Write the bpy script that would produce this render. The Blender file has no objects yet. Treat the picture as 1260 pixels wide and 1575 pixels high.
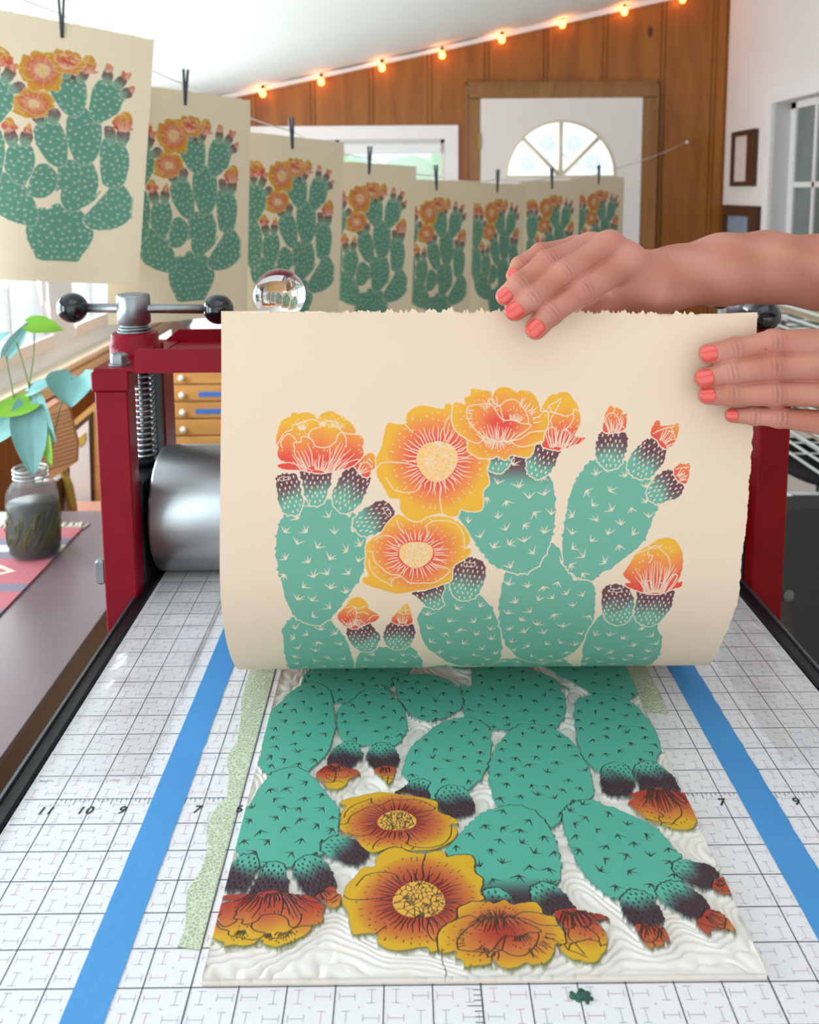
# Print studio: a linocut print is lifted off its block on a small etching press
import bpy, math, random
import numpy as np
from mathutils import Vector, Matrix
try:
    import openvdb
except ImportError:
    openvdb = None
K = 0.0254          # inches to metres; everything below is laid out in inches from the press bed
ZB = 1.107          # height of the press bed above the floor
FLOOR = -ZB / K
rnd = random.Random(7)
sc = bpy.context.scene
COL = sc.collection
PI = math.pi
def V(p): return Vector((p[0] * K, p[1] * K, p[2] * K + ZB))
ORG = {}

# ---------- materials ----------
def lin(c):
    if isinstance(c, str): c = tuple(int(c[i:i + 2], 16) / 255 for i in (0, 2, 4))
    return tuple(((x + .055) / 1.055) ** 2.4 if x > .04045 else x / 12.92 for x in c) + (1,)
MATS = {}
def mat(name, c='808080', rough=.5, metal=0, spec=.5, emit=None, es=1, trans=0, ior=1.45, alpha=1, coat=0, sss=0, vary=None, vscale=8, bump=0, bscale=60, attr=None, stretch=None):
    m = bpy.data.materials.new(name); m.use_nodes = True; MATS[name] = m
    nt = m.node_tree; b = nt.nodes['Principled BSDF']
    b.inputs['Base Color'].default_value = lin(c); b.inputs['Roughness'].default_value = rough
    b.inputs['Metallic'].default_value = metal; b.inputs['Specular IOR Level'].default_value = spec
    b.inputs['Transmission Weight'].default_value = trans; b.inputs['IOR'].default_value = ior
    b.inputs['Alpha'].default_value = alpha; b.inputs['Coat Weight'].default_value = coat
    if sss:
        b.inputs['Subsurface Weight'].default_value = sss; b.inputs['Subsurface Scale'].default_value = .004
        b.inputs['Subsurface Radius'].default_value = (1, .35, .2)
    if emit: b.inputs['Emission Color'].default_value = lin(emit); b.inputs['Emission Strength'].default_value = es
    tc = nt.nodes.new('ShaderNodeTexCoord'); mp = nt.nodes.new('ShaderNodeMapping')
    nt.links.new(tc.outputs['Object'], mp.inputs[0])
    if stretch: mp.inputs['Scale'].default_value = stretch
    if attr:
        a = nt.nodes.new('ShaderNodeAttribute'); a.attribute_name = attr
        nt.links.new(a.outputs['Color'], b.inputs['Base Color'])
    if vary:
        n = nt.nodes.new('ShaderNodeTexNoise'); n.inputs['Scale'].default_value = vscale; n.inputs['Detail'].default_value = 4
        r = nt.nodes.new('ShaderNodeValToRGB'); r.color_ramp.elements[0].position = .3; r.color_ramp.elements[1].position = .7
        r.color_ramp.elements[0].color = lin(c); r.color_ramp.elements[1].color = lin(vary)
        nt.links.new(mp.outputs[0], n.inputs['Vector']); nt.links.new(n.outputs[0], r.inputs[0]); nt.links.new(r.outputs[0], b.inputs['Base Color'])
    if bump:
        n2 = nt.nodes.new('ShaderNodeTexNoise'); n2.inputs['Scale'].default_value = bscale; n2.inputs['Detail'].default_value = 3
        bp = nt.nodes.new('ShaderNodeBump'); bp.inputs['Strength'].default_value = bump; bp.inputs['Distance'].default_value = .002
        nt.links.new(mp.outputs[0], n2.inputs['Vector']); nt.links.new(n2.outputs[0], bp.inputs['Height']); nt.links.new(bp.outputs[0], b.inputs['Normal'])
    return m
def wood(name, a, b_, c, knots=True, scale=1.0, axis='z', rough=.38, flat=False):
    m = mat(name, a, rough, coat=.15); nt = m.node_tree; bs = nt.nodes['Principled BSDF']
    tc = nt.nodes.new('ShaderNodeTexCoord'); mp = nt.nodes.new('ShaderNodeMapping')
    mp.inputs['Scale'].default_value = {'z': (9, 9, .9), 'y': (9, .9, 9), 'x': (.9, 9, 9)}[axis]
    nt.links.new(tc.outputs['Object'], mp.inputs[0])
    n = nt.nodes.new('ShaderNodeTexNoise'); n.inputs['Scale'].default_value = 1.6 * scale; n.inputs['Detail'].default_value = 6; n.inputs['Distortion'].default_value = 1.2
    nt.links.new(mp.outputs[0], n.inputs['Vector'])
    r = nt.nodes.new('ShaderNodeValToRGB'); e = r.color_ramp.elements
    e[0].position = .3; e[0].color = lin(b_); e[1].position = .68; e[1].color = lin(a)
    nt.links.new(n.outputs[0], r.inputs[0])
    out = r.outputs[0]
    if knots:
        mp2 = nt.nodes.new('ShaderNodeMapping'); mp2.inputs['Scale'].default_value = (3.6, 0, 1.7) if flat else (3.1, 3.1, 1.9)
        nt.links.new(tc.outputs['Object'], mp2.inputs[0])
        v = nt.nodes.new('ShaderNodeTexVoronoi'); v.inputs['Scale'].default_value = 1.15; nt.links.new(mp2.outputs[0], v.inputs['Vector'])
        r2 = nt.nodes.new('ShaderNodeValToRGB'); f = r2.color_ramp.elements
        f[0].position = .04 if flat else .06; f[0].color = (1, 1, 1, 1); f[1].position = .085 if flat else .13; f[1].color = (0, 0, 0, 1)
        nt.links.new(v.outputs['Distance'], r2.inputs[0])
        mx = nt.nodes.new('ShaderNodeMix'); mx.data_type = 'RGBA'
        nt.links.new(r2.outputs[0], mx.inputs[0]); nt.links.new(out, mx.inputs[6]); mx.inputs[7].default_value = lin(c); out = mx.outputs[2]
    nt.links.new(out, bs.inputs['Base Color'])
    return m
wood('knotty_pine', 'a56420', '854c14', '40200c', flat=True)
wood('dark_pine', '8a5228', '744018', '3a1a0a', scale=1.3)
wood('door_casing', '9c6c3a', '89592c', '4a2a10', knots=False)
wood('maple', 'd39a55', 'c2854a', '8a5a28', knots=False, axis='x')
wood('floor_wood', 'c9b294', 'b59c7e', '8a6f52', axis='y')  # unseen floor made pale to bounce light up to the ceiling
wood('table_wood', '6b3d28', '583020', '2a140a', knots=False, axis='y', rough=.3)
mat('table_lacquer', '7c666a', .38, spec=.45, vary='70595c', vscale=3)
mat('white_wall', 'ece4e0', .8, vary='e8dfdc', vscale=2)
mat('ceiling_white', 'eef2f0', .75, vary='e9eeed', vscale=1.5)
mat('white_paint', 'eeeaea', .45)
mat('cool_white_wall', 'e4edf7', .7, vary='dfe9f4', vscale=2)  # bluish tint offsets the warm bounce light on the left wall
mat('grey_paint', 'cfc9cc', .5)
mat('plug_grey', '5f5c57', .6)
mat('cream_paint', 'e2d3bd', .5)
mat('plain_beige', 'c8b290', .7)
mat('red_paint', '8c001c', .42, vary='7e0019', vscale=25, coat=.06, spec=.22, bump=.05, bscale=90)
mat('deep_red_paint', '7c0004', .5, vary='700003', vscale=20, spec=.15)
mat('steel', 'a9abac', .38, metal=1, vary='8b8d90', vscale=60, bump=.08, bscale=200)
mat('roller_steel', 'c3c4c4', .42, metal=1, vary='acaeb0', vscale=5, stretch=(1, 12, 12))
mat('dark_steel', '5d5a58', .4, metal=1)
mat('slide_steel', '4c5a5c', .5, metal=.6, vary='39464a', vscale=20)
mat('black_plastic', '0c0e14', .12, spec=.6, coat=.5)
mat('black_metal', '16171b', .4, metal=.2)
mat('rail_grey', '6a6d72', .35, metal=.7)
mat('peg_metal', '4a4c52', .45, metal=.5)
mat('white_porcelain', 'f4f0ec', .2, coat=.4)
mat('blue_tape', '4b95d4', .55, vary='468dcb', vscale=12, bump=.2, bscale=160)
mat('label_tape', '3d6fc0', .6)
mat('washi', 'b9c4a4', .7)
mat('cord_white', 'e8e2e0', .6)
mat('bulb_glow', 'ffb060', .3, emit='ff8a3c', es=11)
mat('bulb_core', 'ffe0b0', .3, emit='ffd9a0', es=60)
mat('glass', 'ffffff', .0, trans=1, ior=1.5)
mat('skin', 'c68672', .5, spec=.35, sss=.08, bump=.2, bscale=380, attr='ink')
mat('nail_polish', 'de4a3e', .16, spec=.6, coat=.8)
mat('brass', 'a88a4a', .35, metal=1)
mat('picture_frame_brown', '4a2c18', .4)
mat('picture_mat', 'd9c8c0', .7)
mat('picture_blue', '93a0b4', .5, vary='7b8798', vscale=30)
mat('dark_glass', '7b8583', .12, vary='68706c', vscale=4)
mat('wire_white', 'd8d8d4', .35)
mat('black_cloth', '101114', .8, bump=.4, bscale=40)
mat('charcoal', '302c2c', .6, vary='262323', vscale=9)
mat('leaf_green', '86b030', .4, vary='6fa82c', vscale=40)
mat('leaf_teal', '6f9f96', .42, vary='79a9a8', vscale=35)
mat('stem_green', '6f8a4a', .5)
mat('water', '2c2e16', .4, vary='120e08', vscale=60, spec=.2)
mat('roots', '5e561f', .6)
mat('jar_clear', 'c2c7cc', .08, alpha=.14, spec=.8)
mat('jar_ring', 'a9aaa9', .3, metal=.8)
mat('cardboard', 'a97248', .75)
mat('cardboard_dark', '7d4e2c', .8)
mat('pink_paper', 'd99a84', .7)
mat('ochre', 'b9913c', .6)
mat('rug_pink', 'b8666c', .9, bump=.5, bscale=300)
mat('rug_red', 'a8362e', .9, bump=.5, bscale=300)
mat('rug_slate', '7f7684', .9, bump=.5, bscale=300)
mat('rug_cream', 'd8cdb6', .9, bump=.5, bscale=300)
mat('rug_orange', 'c9784e', .9, bump=.5, bscale=300)
mat('mat_white', 'eae6e8', .35, spec=.4)
mat('line_dark', '57545f', .5)
mat('line_grey', 'bcb9c0', .5)
mat('line_pink', 'deb2b8', .5)
mat('digit_black', '2f2c30', .5)
mat('green_smudge', '3c6b58', .7, vary='23463a', vscale=300)
mat('mould', 'ffffff', .5)
mat('frost_glow', 'e8f4f6', .5, emit='e6f6fa', es=.9)  # door panes emit light themselves, in place of daylight behind them
mat('frost_flower', 'b4c9d2', .6)
mat('paper_print', 'f3dec5', .75, spec=.25, attr='ink')
mat('block_ink', 'ffffff', .42, spec=.35, attr='ink')
mat('paper_plain', 'f1dcc2', .75)
def film(name, rough, lo, hi):
    m = mat(name, 'ffffff', rough); nt = m.node_tree; b = nt.nodes['Principled BSDF']
    t = nt.nodes.new('ShaderNodeBsdfTransparent'); g = nt.nodes.new('ShaderNodeBsdfGlossy'); g.inputs['Roughness'].default_value = rough
    lw = nt.nodes.new('ShaderNodeLayerWeight'); lw.inputs[0].default_value = .25; f = nt.nodes.new('ShaderNodeMapRange'); f.inputs[3].default_value = lo; f.inputs[4].default_value = hi; nt.links.new(lw.outputs['Facing'], f.inputs[0]); mx = nt.nodes.new('ShaderNodeMixShader')
    nt.links.new(f.outputs[0], mx.inputs[0]); nt.links.new(t.outputs[0], mx.inputs[1]); nt.links.new(g.outputs[0], mx.inputs[2])
    nt.links.new(mx.outputs[0], nt.nodes['Material Output'].inputs['Surface'])
film('window_pane', .02, .05, .12); film('clear_film', .2, .04, .45)
# green washi pattern: pale rings and spokes on sage
def washi():
    nt = MATS['washi'].node_tree; b = nt.nodes['Principled BSDF']; tc = nt.nodes.new('ShaderNodeTexCoord')
    v = nt.nodes.new('ShaderNodeTexVoronoi'); v.inputs['Scale'].default_value = 420; v.feature = 'DISTANCE_TO_EDGE'
    r = nt.nodes.new('ShaderNodeValToRGB'); r.color_ramp.elements[0].color = lin('dfe2cc'); r.color_ramp.elements[1].color = lin('a9b493'); r.color_ramp.elements[1].position = .16
    nt.links.new(tc.outputs['Object'], v.inputs['Vector']); nt.links.new(v.outputs['Distance'], r.inputs[0]); nt.links.new(r.outputs[0], b.inputs['Base Color'])
washi()

# ---------- mesh builder ----------
class MB:
    def __init__(s): s.v = []; s.f = []; s.m = []; s.s = []
    def add(s, vs, fs, m=0, sm=False):
        o = len(s.v); s.v += [tuple(p) for p in vs]; s.f += [tuple(i + o for i in f) for f in fs]; s.m += [m] * len(fs); s.s += [sm] * len(fs); return s
    def box(s, x0, x1, y0, y1, z0, z1, m=0, rot=None, piv=None, bev=0):
        if x0 > x1: x0, x1 = x1, x0
        if bev:
            b = bev; vs = []; 
            for z, i in ((z0, b), (z0 + b, 0), (z1 - b, 0), (z1, b)):
                for (x, y, dx, dy) in ((x0, y0, 1, 1), (x1, y0, -1, 1), (x1, y1, -1, -1), (x0, y1, 1, -1)):
                    vs += [(x + dx * (b if i == 0 else b + i * .8), y + dy * i, z), (x + dx * i, y + dy * (b if i == 0 else b + i * .8), z)] if (dx * dy) < 0 else [(x + dx * i, y + dy * (b if i == 0 else b + i * .8), z), (x + dx * (b if i == 0 else b + i * .8), y + dy * i, z)]
            fs = [tuple(range(7, -1, -1)), tuple(range(24, 32))]
            for k in range(3):
                for i in range(8): j = (i + 1) % 8; fs.append((k * 8 + i, k * 8 + j, k * 8 + 8 + j, k * 8 + 8 + i))
        else:
            vs = [(x, y, z) for z in (z0, z1) for x, y in ((x0, y0), (x1, y0), (x1, y1), (x0, y1))]
            fs = [(3, 2, 1, 0), (4, 5, 6, 7), (0, 1, 5, 4), (1, 2, 6, 5), (2, 3, 7, 6), (3, 0, 4, 7)]
        if rot:
            R = rot if isinstance(rot, Matrix) else Matrix.Rotation(rot, 3, 'Z'); pv = Vector(piv or ((x0 + x1) / 2, (y0 + y1) / 2, (z0 + z1) / 2))
            vs = [R @ (Vector(p) - pv) + pv for p in vs]
        return s.add(vs, fs, m)
    def cyl(s, p0, p1, r0, r1=None, n=24, m=0, cap=True, sm=True):
        return s.tube([p0, p1], [r0, r0 if r1 is None else r1], n, m, cap, sm)
    def tube(s, path, r, n=10, m=0, cap=True, sm=True):
        P = [Vector(p) for p in path]; R = r if isinstance(r, (list, tuple)) else [r] * len(P)
        t = (P[1] - P[0]).normalized(); a = t.orthogonal().normalized(); vs = []
        for i, p in enumerate(P):
            if 0 < i < len(P) - 1: tt = (P[i + 1] - P[i - 1])
            else: tt = P[1] - P[0] if i == 0 else P[-1] - P[-2]
            if tt.length > 1e-9: tt.normalize(); a = (a - tt * a.dot(tt)); a = a.normalized() if a.length > 1e-6 else tt.orthogonal().normalized(); t = tt
            b = t.cross(a)
            for k in range(n):
                th = 2 * PI * k / n; vs.append(p + (a * math.cos(th) + b * math.sin(th)) * R[i])
        fs = []
        for i in range(len(P) - 1):
            for k in range(n): j = (k + 1) % n; fs.append((i * n + k, i * n + j, (i + 1) * n + j, (i + 1) * n + k))
        s.add(vs, fs, m, sm)
        if cap:
            o = len(s.v) - len(vs)
            s.f += [tuple(o + k for k in range(n - 1, -1, -1)), tuple(o + (len(P) - 1) * n + k for k in range(n))]; s.m += [m, m]; s.s += [False, False]
        return s
    def lathe(s, c, prof, n=32, m=0, sm=True, axis='z'):
        vs = []
        for r, z in prof:
            for k in range(n):
                th = 2 * PI * k / n; q = (r * math.cos(th), r * math.sin(th), z)
                if axis == 'x': q = (z, r * math.cos(th), r * math.sin(th))
                if axis == 'y': q = (r * math.sin(th), z, r * math.cos(th))
                vs.append((c[0] + q[0], c[1] + q[1], c[2] + q[2]))
        fs = [(i * n + k, i * n + (k + 1) % n, (i + 1) * n + (k + 1) % n, (i + 1) * n + k) for i in range(len(prof) - 1) for k in range(n)]
        return s.add(vs, fs, m, sm)
    def ball(s, c, r, n=24, m=0, sq=(1, 1, 1)):
        vs = []; h = n // 2
        for i in range(h + 1):
            a = PI * i / h
            for k in range(n): th = 2 * PI * k / n; vs.append((c[0] + r * sq[0] * math.sin(a) * math.cos(th), c[1] + r * sq[1] * math.sin(a) * math.sin(th), c[2] + r * sq[2] * math.cos(a)))
        return s.add(vs, [(i * n + k, (i + 1) * n + k, (i + 1) * n + (k + 1) % n, i * n + (k + 1) % n) for i in range(h) for k in range(n)], m, True)
    def prism(s, poly, z0, z1, m=0, plane='xy'):
        n = len(poly)
        def q(a, b, c): return (a, b, c) if plane == 'xy' else ((a, c, b) if plane == 'xz' else (c, a, b))
        vs = [q(a, b, z0) for a, b in poly] + [q(a, b, z1) for a, b in poly]
        return s.add(vs, [tuple(range(n - 1, -1, -1)), tuple(range(n, 2 * n))] + [(i, (i + 1) % n, n + (i + 1) % n, n + i) for i in range(n)], m)
    def torus(s, c, R, r, axis='z', n=28, k=8, m=0):
        ring = []
        for i in range(n + 1):
            a = 2 * PI * i / n; q = (R * math.cos(a), R * math.sin(a), 0)
            ring.append({'z': q, 'x': (0, q[0], q[1]), 'y': (q[0], 0, q[1])}[axis])
        return s.tube([(c[0] + q[0], c[1] + q[1], c[2] + q[2]) for q in ring], r, k, m, cap=False)
    def build(s, name, mats, parent=None, org=None, fix=True):
        if not isinstance(mats, (list, tuple)): mats = [mats]
        if parent is not None: o0 = ORG[parent.name]
        elif org is not None: o0 = org
        else:
            xs, ys, zs = zip(*s.v); o0 = ((min(xs) + max(xs)) / 2, (min(ys) + max(ys)) / 2, min(zs))
        me = bpy.data.meshes.new(name)
        me.from_pydata([((x - o0[0]) * K, (y - o0[1]) * K, (z - o0[2]) * K) for x, y, z in s.v], [], s.f)
        for m in mats: me.materials.append(MATS[m])
        me.polygons.foreach_set('material_index', s.m); me.polygons.foreach_set('use_smooth', s.s)
        if fix:
            import bmesh
            bm = bmesh.new(); bm.from_mesh(me); bmesh.ops.recalc_face_normals(bm, faces=bm.faces); bm.to_mesh(me); bm.free()
        me.update()
        return link(name, me, parent, o0)
def link(name, me, parent, o0):
    o = bpy.data.objects.new(name, me); COL.objects.link(o); ORG[o.name] = o0
    if parent is not None: o.parent = parent
    else: o.location = V(o0)
    return o
def tag(o, label, cat, group=None, kind=None):
    if label: o['label'] = label
    if cat: o['category'] = cat
    if group: o['group'] = group
    if kind: o['kind'] = kind
    return o
def thing(name, label, cat, org, group=None):
    o = bpy.data.objects.new(name, None); o.empty_display_size = .05; COL.objects.link(o); o.location = V(org); ORG[o.name] = org
    return tag(o, label, cat, group)
def struct(o): o['kind'] = 'structure'; return o
def grid_mesh(name, P, mats, cols=None, parent=None, org=(0, 0, 0), smooth=True, flip=False, extra=None):
    """P: (rows, cols, 3) array in inches -> one quad grid; cols: sRGB colour per vertex"""
    R, C = P.shape[:2]; me = bpy.data.meshes.new(name)
    vs = P.reshape(-1, 3).astype(np.float32); nv = len(vs)
    idx = np.arange(R * C).reshape(R, C)
    q = np.stack([idx[:-1, :-1], idx[:-1, 1:], idx[1:, 1:], idx[1:, :-1]], -1).reshape(-1, 4)
    if flip: q = q[:, ::-1]
    if extra is not None:
        ev, ef = extra; q = np.concatenate([q, np.array(ef) ]); vs = np.concatenate([vs, np.array(ev, np.float32)]) if len(ev) else vs
    vs = (vs - np.array(org, np.float32)) * K
    me.vertices.add(len(vs)); me.vertices.foreach_set('co', vs.ravel())
    me.loops.add(q.size); me.loops.foreach_set('vertex_index', q.ravel().astype(np.int32))
    me.polygons.add(len(q)); me.polygons.foreach_set('loop_start', (np.arange(len(q)) * 4).astype(np.int32))
    me.polygons.foreach_set('use_smooth', np.full(len(q), smooth))
    for m in (mats if isinstance(mats, (list, tuple)) else [mats]): me.materials.append(MATS[m])
    me.update(calc_edges=True)
    if cols is not None:
        a = me.color_attributes.new('ink', 'BYTE_COLOR', 'POINT')
        c = np.ones((len(vs), 4), np.float32); c[:nv, :3] = cols.reshape(-1, 3)
        if len(vs) > nv: c[nv:, :3] = np.array([.9, .82, .76])
        a.data.foreach_set('color_srgb', c.ravel())
    me.validate(clean_customdata=False)
    return link(name, me, parent, org)
ART=[
{'n':'Q','k':'pad','p':[[-1.89,14.155],[-1.667,14.103],[-1.171,13.808],[-1.104,12.825],[-0.717,12.674],[-0.259,12.752],[0.061,12.37],[0.508,12.216],[0.871,12.531],[1.578,12.743],[2.153,12.631],[2.653,13.043],[2.443,13.383],[2.719,13.904],[3.273,14.133],[3.377,14.667],[3.08,15.459],[2.698,15.96],[2.435,16.461],[2.037,16.765],[-0.742,16.739],[-1.231,16.205],[-1.731,15.245]]},
{'n':'C','k':'pad','p':[[-4.948,10.578],[-4.635,10.302],[-3.998,10.229],[-3.356,10.2],[-2.914,10.489],[-2.014,11.166],[-1.541,11.873],[-1.163,12.78],[-1.066,13.617],[-1.327,14.095],[-2.005,14.111],[-3.02,13.854],[-4.026,13.371],[-4.583,12.794],[-4.922,11.993],[-4.988,11.284]]},
{'n':'P','k':'pad','p':[[0.286,9.295],[0.317,10.274],[0.245,11.261],[0.607,11.062],[0.664,11.979],[0.986,12.527],[1.578,12.743],[2.368,12.389],[3.251,11.702],[3.765,10.844],[3.426,11.206],[3.534,10.459],[3.497,9.867],[3.202,9.081],[2.881,8.653],[2.11,8.454],[1.456,8.676],[1.022,8.683],[0.622,9.124]]},
{'n':'S','k':'pad','p':[[2.491,13.238],[3.078,12.461],[3.822,11.494],[4.452,10.631],[4.55,10.164],[5.224,10.042],[5.842,10.48],[6.341,11.212],[6.508,11.968],[6.358,12.84],[5.696,13.539],[4.762,13.952],[3.448,14.08],[2.83,13.805]]},
{'n':'K','k':'pad','p':[[-1.942,11.713],[-1.847,10.951],[-1.645,10.124],[-1.318,9.434],[-0.891,9.19],[-0.404,9.276],[-0.066,9.557],[0.266,9.98],[0.222,10.884],[0.308,10.801],[-0.105,11.455],[-0.647,11.841],[-1.316,11.911],[-1.771,11.699],[-1.629,11.151]]},
{'n':'J','k':'pad','p':[[-1.871,7.949],[-1.614,8.337],[-1.482,8.967],[-1.589,9.826],[-1.927,10.535],[-2.282,11.28],[-1.817,10.62],[-2.241,10.995],[-2.9,10.888],[-3.244,10.327],[-3.63,9.959],[-3.622,9.095],[-3.491,8.367],[-3.238,8.057],[-2.563,7.918]]},
{'n':'B','k':'pad','p':[[-5.348,6.642],[-5.608,6.897],[-5.72,7.3],[-5.749,8.141],[-5.78,9.038],[-5.756,9.798],[-5.5,10.341],[-5.189,11.01],[-4.719,11.432],[-4.178,11.205],[-3.898,10.569],[-3.777,9.863],[-3.675,8.728],[-3.712,8.195],[-3.755,7.767],[-3.94,7.272],[-4.241,6.797],[-4.355,6.488],[-4.832,6.419]]},
{'n':'L','k':'pad','p':[[-1.611,6.523],[-1.578,7.153],[-1.435,7.73],[-1.121,8.241],[-0.633,8.861],[-0.389,9.085],[0.129,9.331],[0.628,9.212],[0.934,8.738],[0.963,7.856],[0.826,7.078],[0.52,6.346],[0.087,5.826],[-0.371,5.578],[-0.922,5.586]]},
{'n':'O','k':'pad','p':[[2.033,4.343],[2.451,4.645],[3.426,5.521],[3.551,5.946],[3.599,6.661],[3.492,7.616],[3.198,8.331],[2.836,8.761],[2.302,8.953],[1.848,8.831],[1.427,8.412],[1.046,7.655],[0.826,6.889],[0.768,6.076],[0.909,5.146],[1.444,4.659]]},
{'n':'R','k':'pad','p':[[5.413,6.865],[5.812,7.53],[5.948,8.287],[5.868,9.147],[5.688,9.947],[5.162,10.492],[4.647,10.562],[4.083,10.39],[3.854,10.154],[3.651,9.295],[3.545,8.222],[3.514,7.42],[3.733,6.751],[4.019,6.472],[4.568,6.373],[5.045,6.456]]},
{'n':'A','k':'pad','p':[[-5.563,3.53],[-5.761,3.812],[-5.831,4.221],[-5.84,4.63],[-5.772,5.085],[-5.667,5.485],[-5.555,6.011],[-5.363,6.5],[-5.165,6.766],[-4.754,6.945],[-4.433,6.847],[-4.11,6.5],[-3.793,6.011],[-3.533,5.59],[-3.336,5.235],[-3.256,4.785],[-3.258,4.323],[-3.4,3.812],[-3.56,3.53],[-4.048,3.251],[-4.406,3.097],[-4.709,3.151],[-5.064,3.097],[-5.314,3.251]]},
{'n':'M','k':'pad','p':[[0.129,2.775],[0.224,2.39],[0.268,2.11],[0.596,1.813],[1.38,1.813],[1.936,2.39],[2.125,2.67],[2.178,3.125],[2.213,3.481],[2.215,3.842],[2.213,3.643],[2.178,4.043],[2.086,4.444],[1.888,4.9],[1.619,5.151],[1.224,5.235],[0.875,5.151],[0.463,4.956],[0.098,4.558],[-0.204,4.158],[-0.446,3.815],[-0.574,3.472],[-0.352,3.357],[-0.21,3.336],[0.105,3.125]],'pp':1},
{'n':'N','k':'pad','p':[[3.085,2.127],[3.294,2.005],[3.476,2.092],[4.114,2.005],[4.26,2.092],[4.49,2.442],[4.921,2.512],[5.128,3.143],[5.175,3.354],[5.08,3.535],[4.995,3.86],[4.877,4.221],[4.68,4.51],[4.41,4.73],[4.006,5.047],[3.696,5.223],[3.494,5.4],[3.28,5.435],[2.906,5.294],[2.633,5.047],[2.497,4.694],[2.469,4.221],[2.517,3.788],[2.563,3.354],[2.65,2.863],[2.815,2.512]]},
{'n':'bJ1','k':'bud','p':[[-3.756,7.072],[-3.488,6.929],[-3.119,6.888],[-2.884,7.214],[-2.779,7.497],[-2.924,7.973],[-3.204,8.143],[-3.521,7.973],[-3.718,7.567]],'b':[-3.231,8.143],'t':[-3.383,6.929]},
{'n':'bJ2','k':'bud','p':[[-2.645,7.214],[-2.487,6.929],[-2.172,6.806],[-1.855,6.888],[-1.715,7.214],[-1.785,7.638],[-2.001,7.973],[-2.274,8.049],[-2.541,7.878],[-2.645,7.567]],'b':[-2.247,8.049],'t':[-2.145,6.806]},
{'n':'bL1','k':'bud','p':[[-1.856,5.799],[-1.418,5.769],[-0.964,5.535],[-0.972,5.95],[-0.907,6.255],[-1.137,6.366],[-1.401,6.255],[-1.643,6.011]],'b':[-1.137,6.366],'t':[-1.476,5.59]},
{'n':'bL2','k':'bud','p':[[-0.678,5.235],[-0.539,4.928],[-0.288,4.811],[-0.001,4.833],[0.226,5.012],[0.282,5.291],[0.163,5.706],[-0.05,6.009],[-0.336,6.077],[-0.605,5.906],[-0.708,5.572]],'b':[-0.307,6.077],'t':[-0.202,4.811],'r':[[-0.366,4.956],[-0.283,4.917],[-0.178,4.945],[-0.053,4.933],[-0.026,5.0],[-0.093,5.045],[-0.219,5.034],[-0.333,5.045]]},
{'n':'bR1','k':'bud','p':[[3.759,5.906],[3.87,5.639],[4.177,5.572],[4.479,5.672],[4.664,5.975],[4.749,6.385],[4.669,6.833],[4.435,7.005],[4.125,6.924],[3.862,6.522]],'b':[4.465,7.005],'t':[4.12,5.572],'r':[[3.946,5.786],[4.022,5.706],[4.17,5.733],[4.28,5.693],[4.331,5.773],[4.24,5.826],[4.094,5.813]]},
{'n':'bR2','k':'bud','p':[[4.811,5.906],[4.833,5.739],[5.756,5.739],[5.861,6.043],[5.808,6.453],[5.548,6.966],[5.275,7.069],[4.934,6.833],[4.826,6.522]],'b':[5.275,7.069],'t':[5.352,5.739]},
{'n':'bA1','k':'bud','p':[[-5.857,2.6],[-5.834,2.451],[-5.684,2.377],[-5.33,2.401],[-5.2,2.6],[-5.144,2.897],[-5.088,3.195],[-5.184,3.448],[-5.411,3.524],[-5.667,3.396],[-5.8,2.997]],'b':[-5.36,3.524],'t':[-5.608,2.377],'r':[[-5.783,2.491],[-5.658,2.441],[-5.581,2.461],[-5.481,2.441],[-5.454,2.501],[-5.58,2.53],[-5.706,2.56]]},
{'n':'bA2','k':'bud','p':[[-5.131,2.228],[-4.373,2.228],[-4.29,2.55],[-4.386,2.848],[-4.456,3.096],[-4.656,3.245],[-4.859,3.22],[-5.015,2.997],[-5.099,2.6]],'b':[-4.732,3.245],'t':[-4.751,2.253]},
{'n':'bA3','k':'bud','p':[[-4.062,2.6],[-3.917,2.302],[-3.667,2.153],[-3.411,2.327],[-3.154,2.501],[-3.296,2.897],[-3.441,3.195],[-3.689,3.422],[-3.993,3.448],[-4.201,3.195],[-4.208,2.848]],'b':[-4.043,3.448],'t':[-3.463,2.253]},
{'n':'bA4','k':'bud','p':[[-3.558,3.601],[-3.286,3.345],[-2.835,3.145],[-2.527,3.294],[-2.467,3.601],[-2.66,3.908],[-3.011,4.087],[-3.314,4.138],[-3.548,3.959],[-3.604,3.754]],'b':[-3.549,3.908],'t':[-2.524,3.396],'r':[[-2.754,3.345],[-2.653,3.32],[-2.548,3.448],[-2.544,3.55],[-2.62,3.575],[-2.699,3.473]]},
{'n':'bM1','k':'bud','p':[[0.254,2.215],[0.318,2.005],[0.385,1.877],[0.881,1.813],[0.855,2.075],[0.719,2.267],[0.507,2.337],[0.328,2.302]],'b':[0.525,2.337],'t':[0.553,1.622]},
{'n':'bM2','k':'bud','p':[[1.451,1.813],[1.62,1.574],[1.8,1.638],[2.088,1.717],[2.286,1.749],[2.173,2.04],[2.041,2.32],[1.832,2.46],[1.62,2.512],[1.4,2.355],[1.354,2.075]],'b':[1.602,2.512],'t':[1.908,1.654]},
{'n':'bN1','k':'bud','p':[[3.474,1.24],[3.376,1.447],[3.313,1.638],[3.34,1.829],[3.439,2.057],[3.588,2.215],[3.768,2.25],[3.944,2.197],[4.112,1.957],[4.187,1.67],[4.195,1.447],[4.08,1.272],[3.796,1.288]],'b':[3.768,2.25],'t':[3.794,1.24]},
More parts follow.
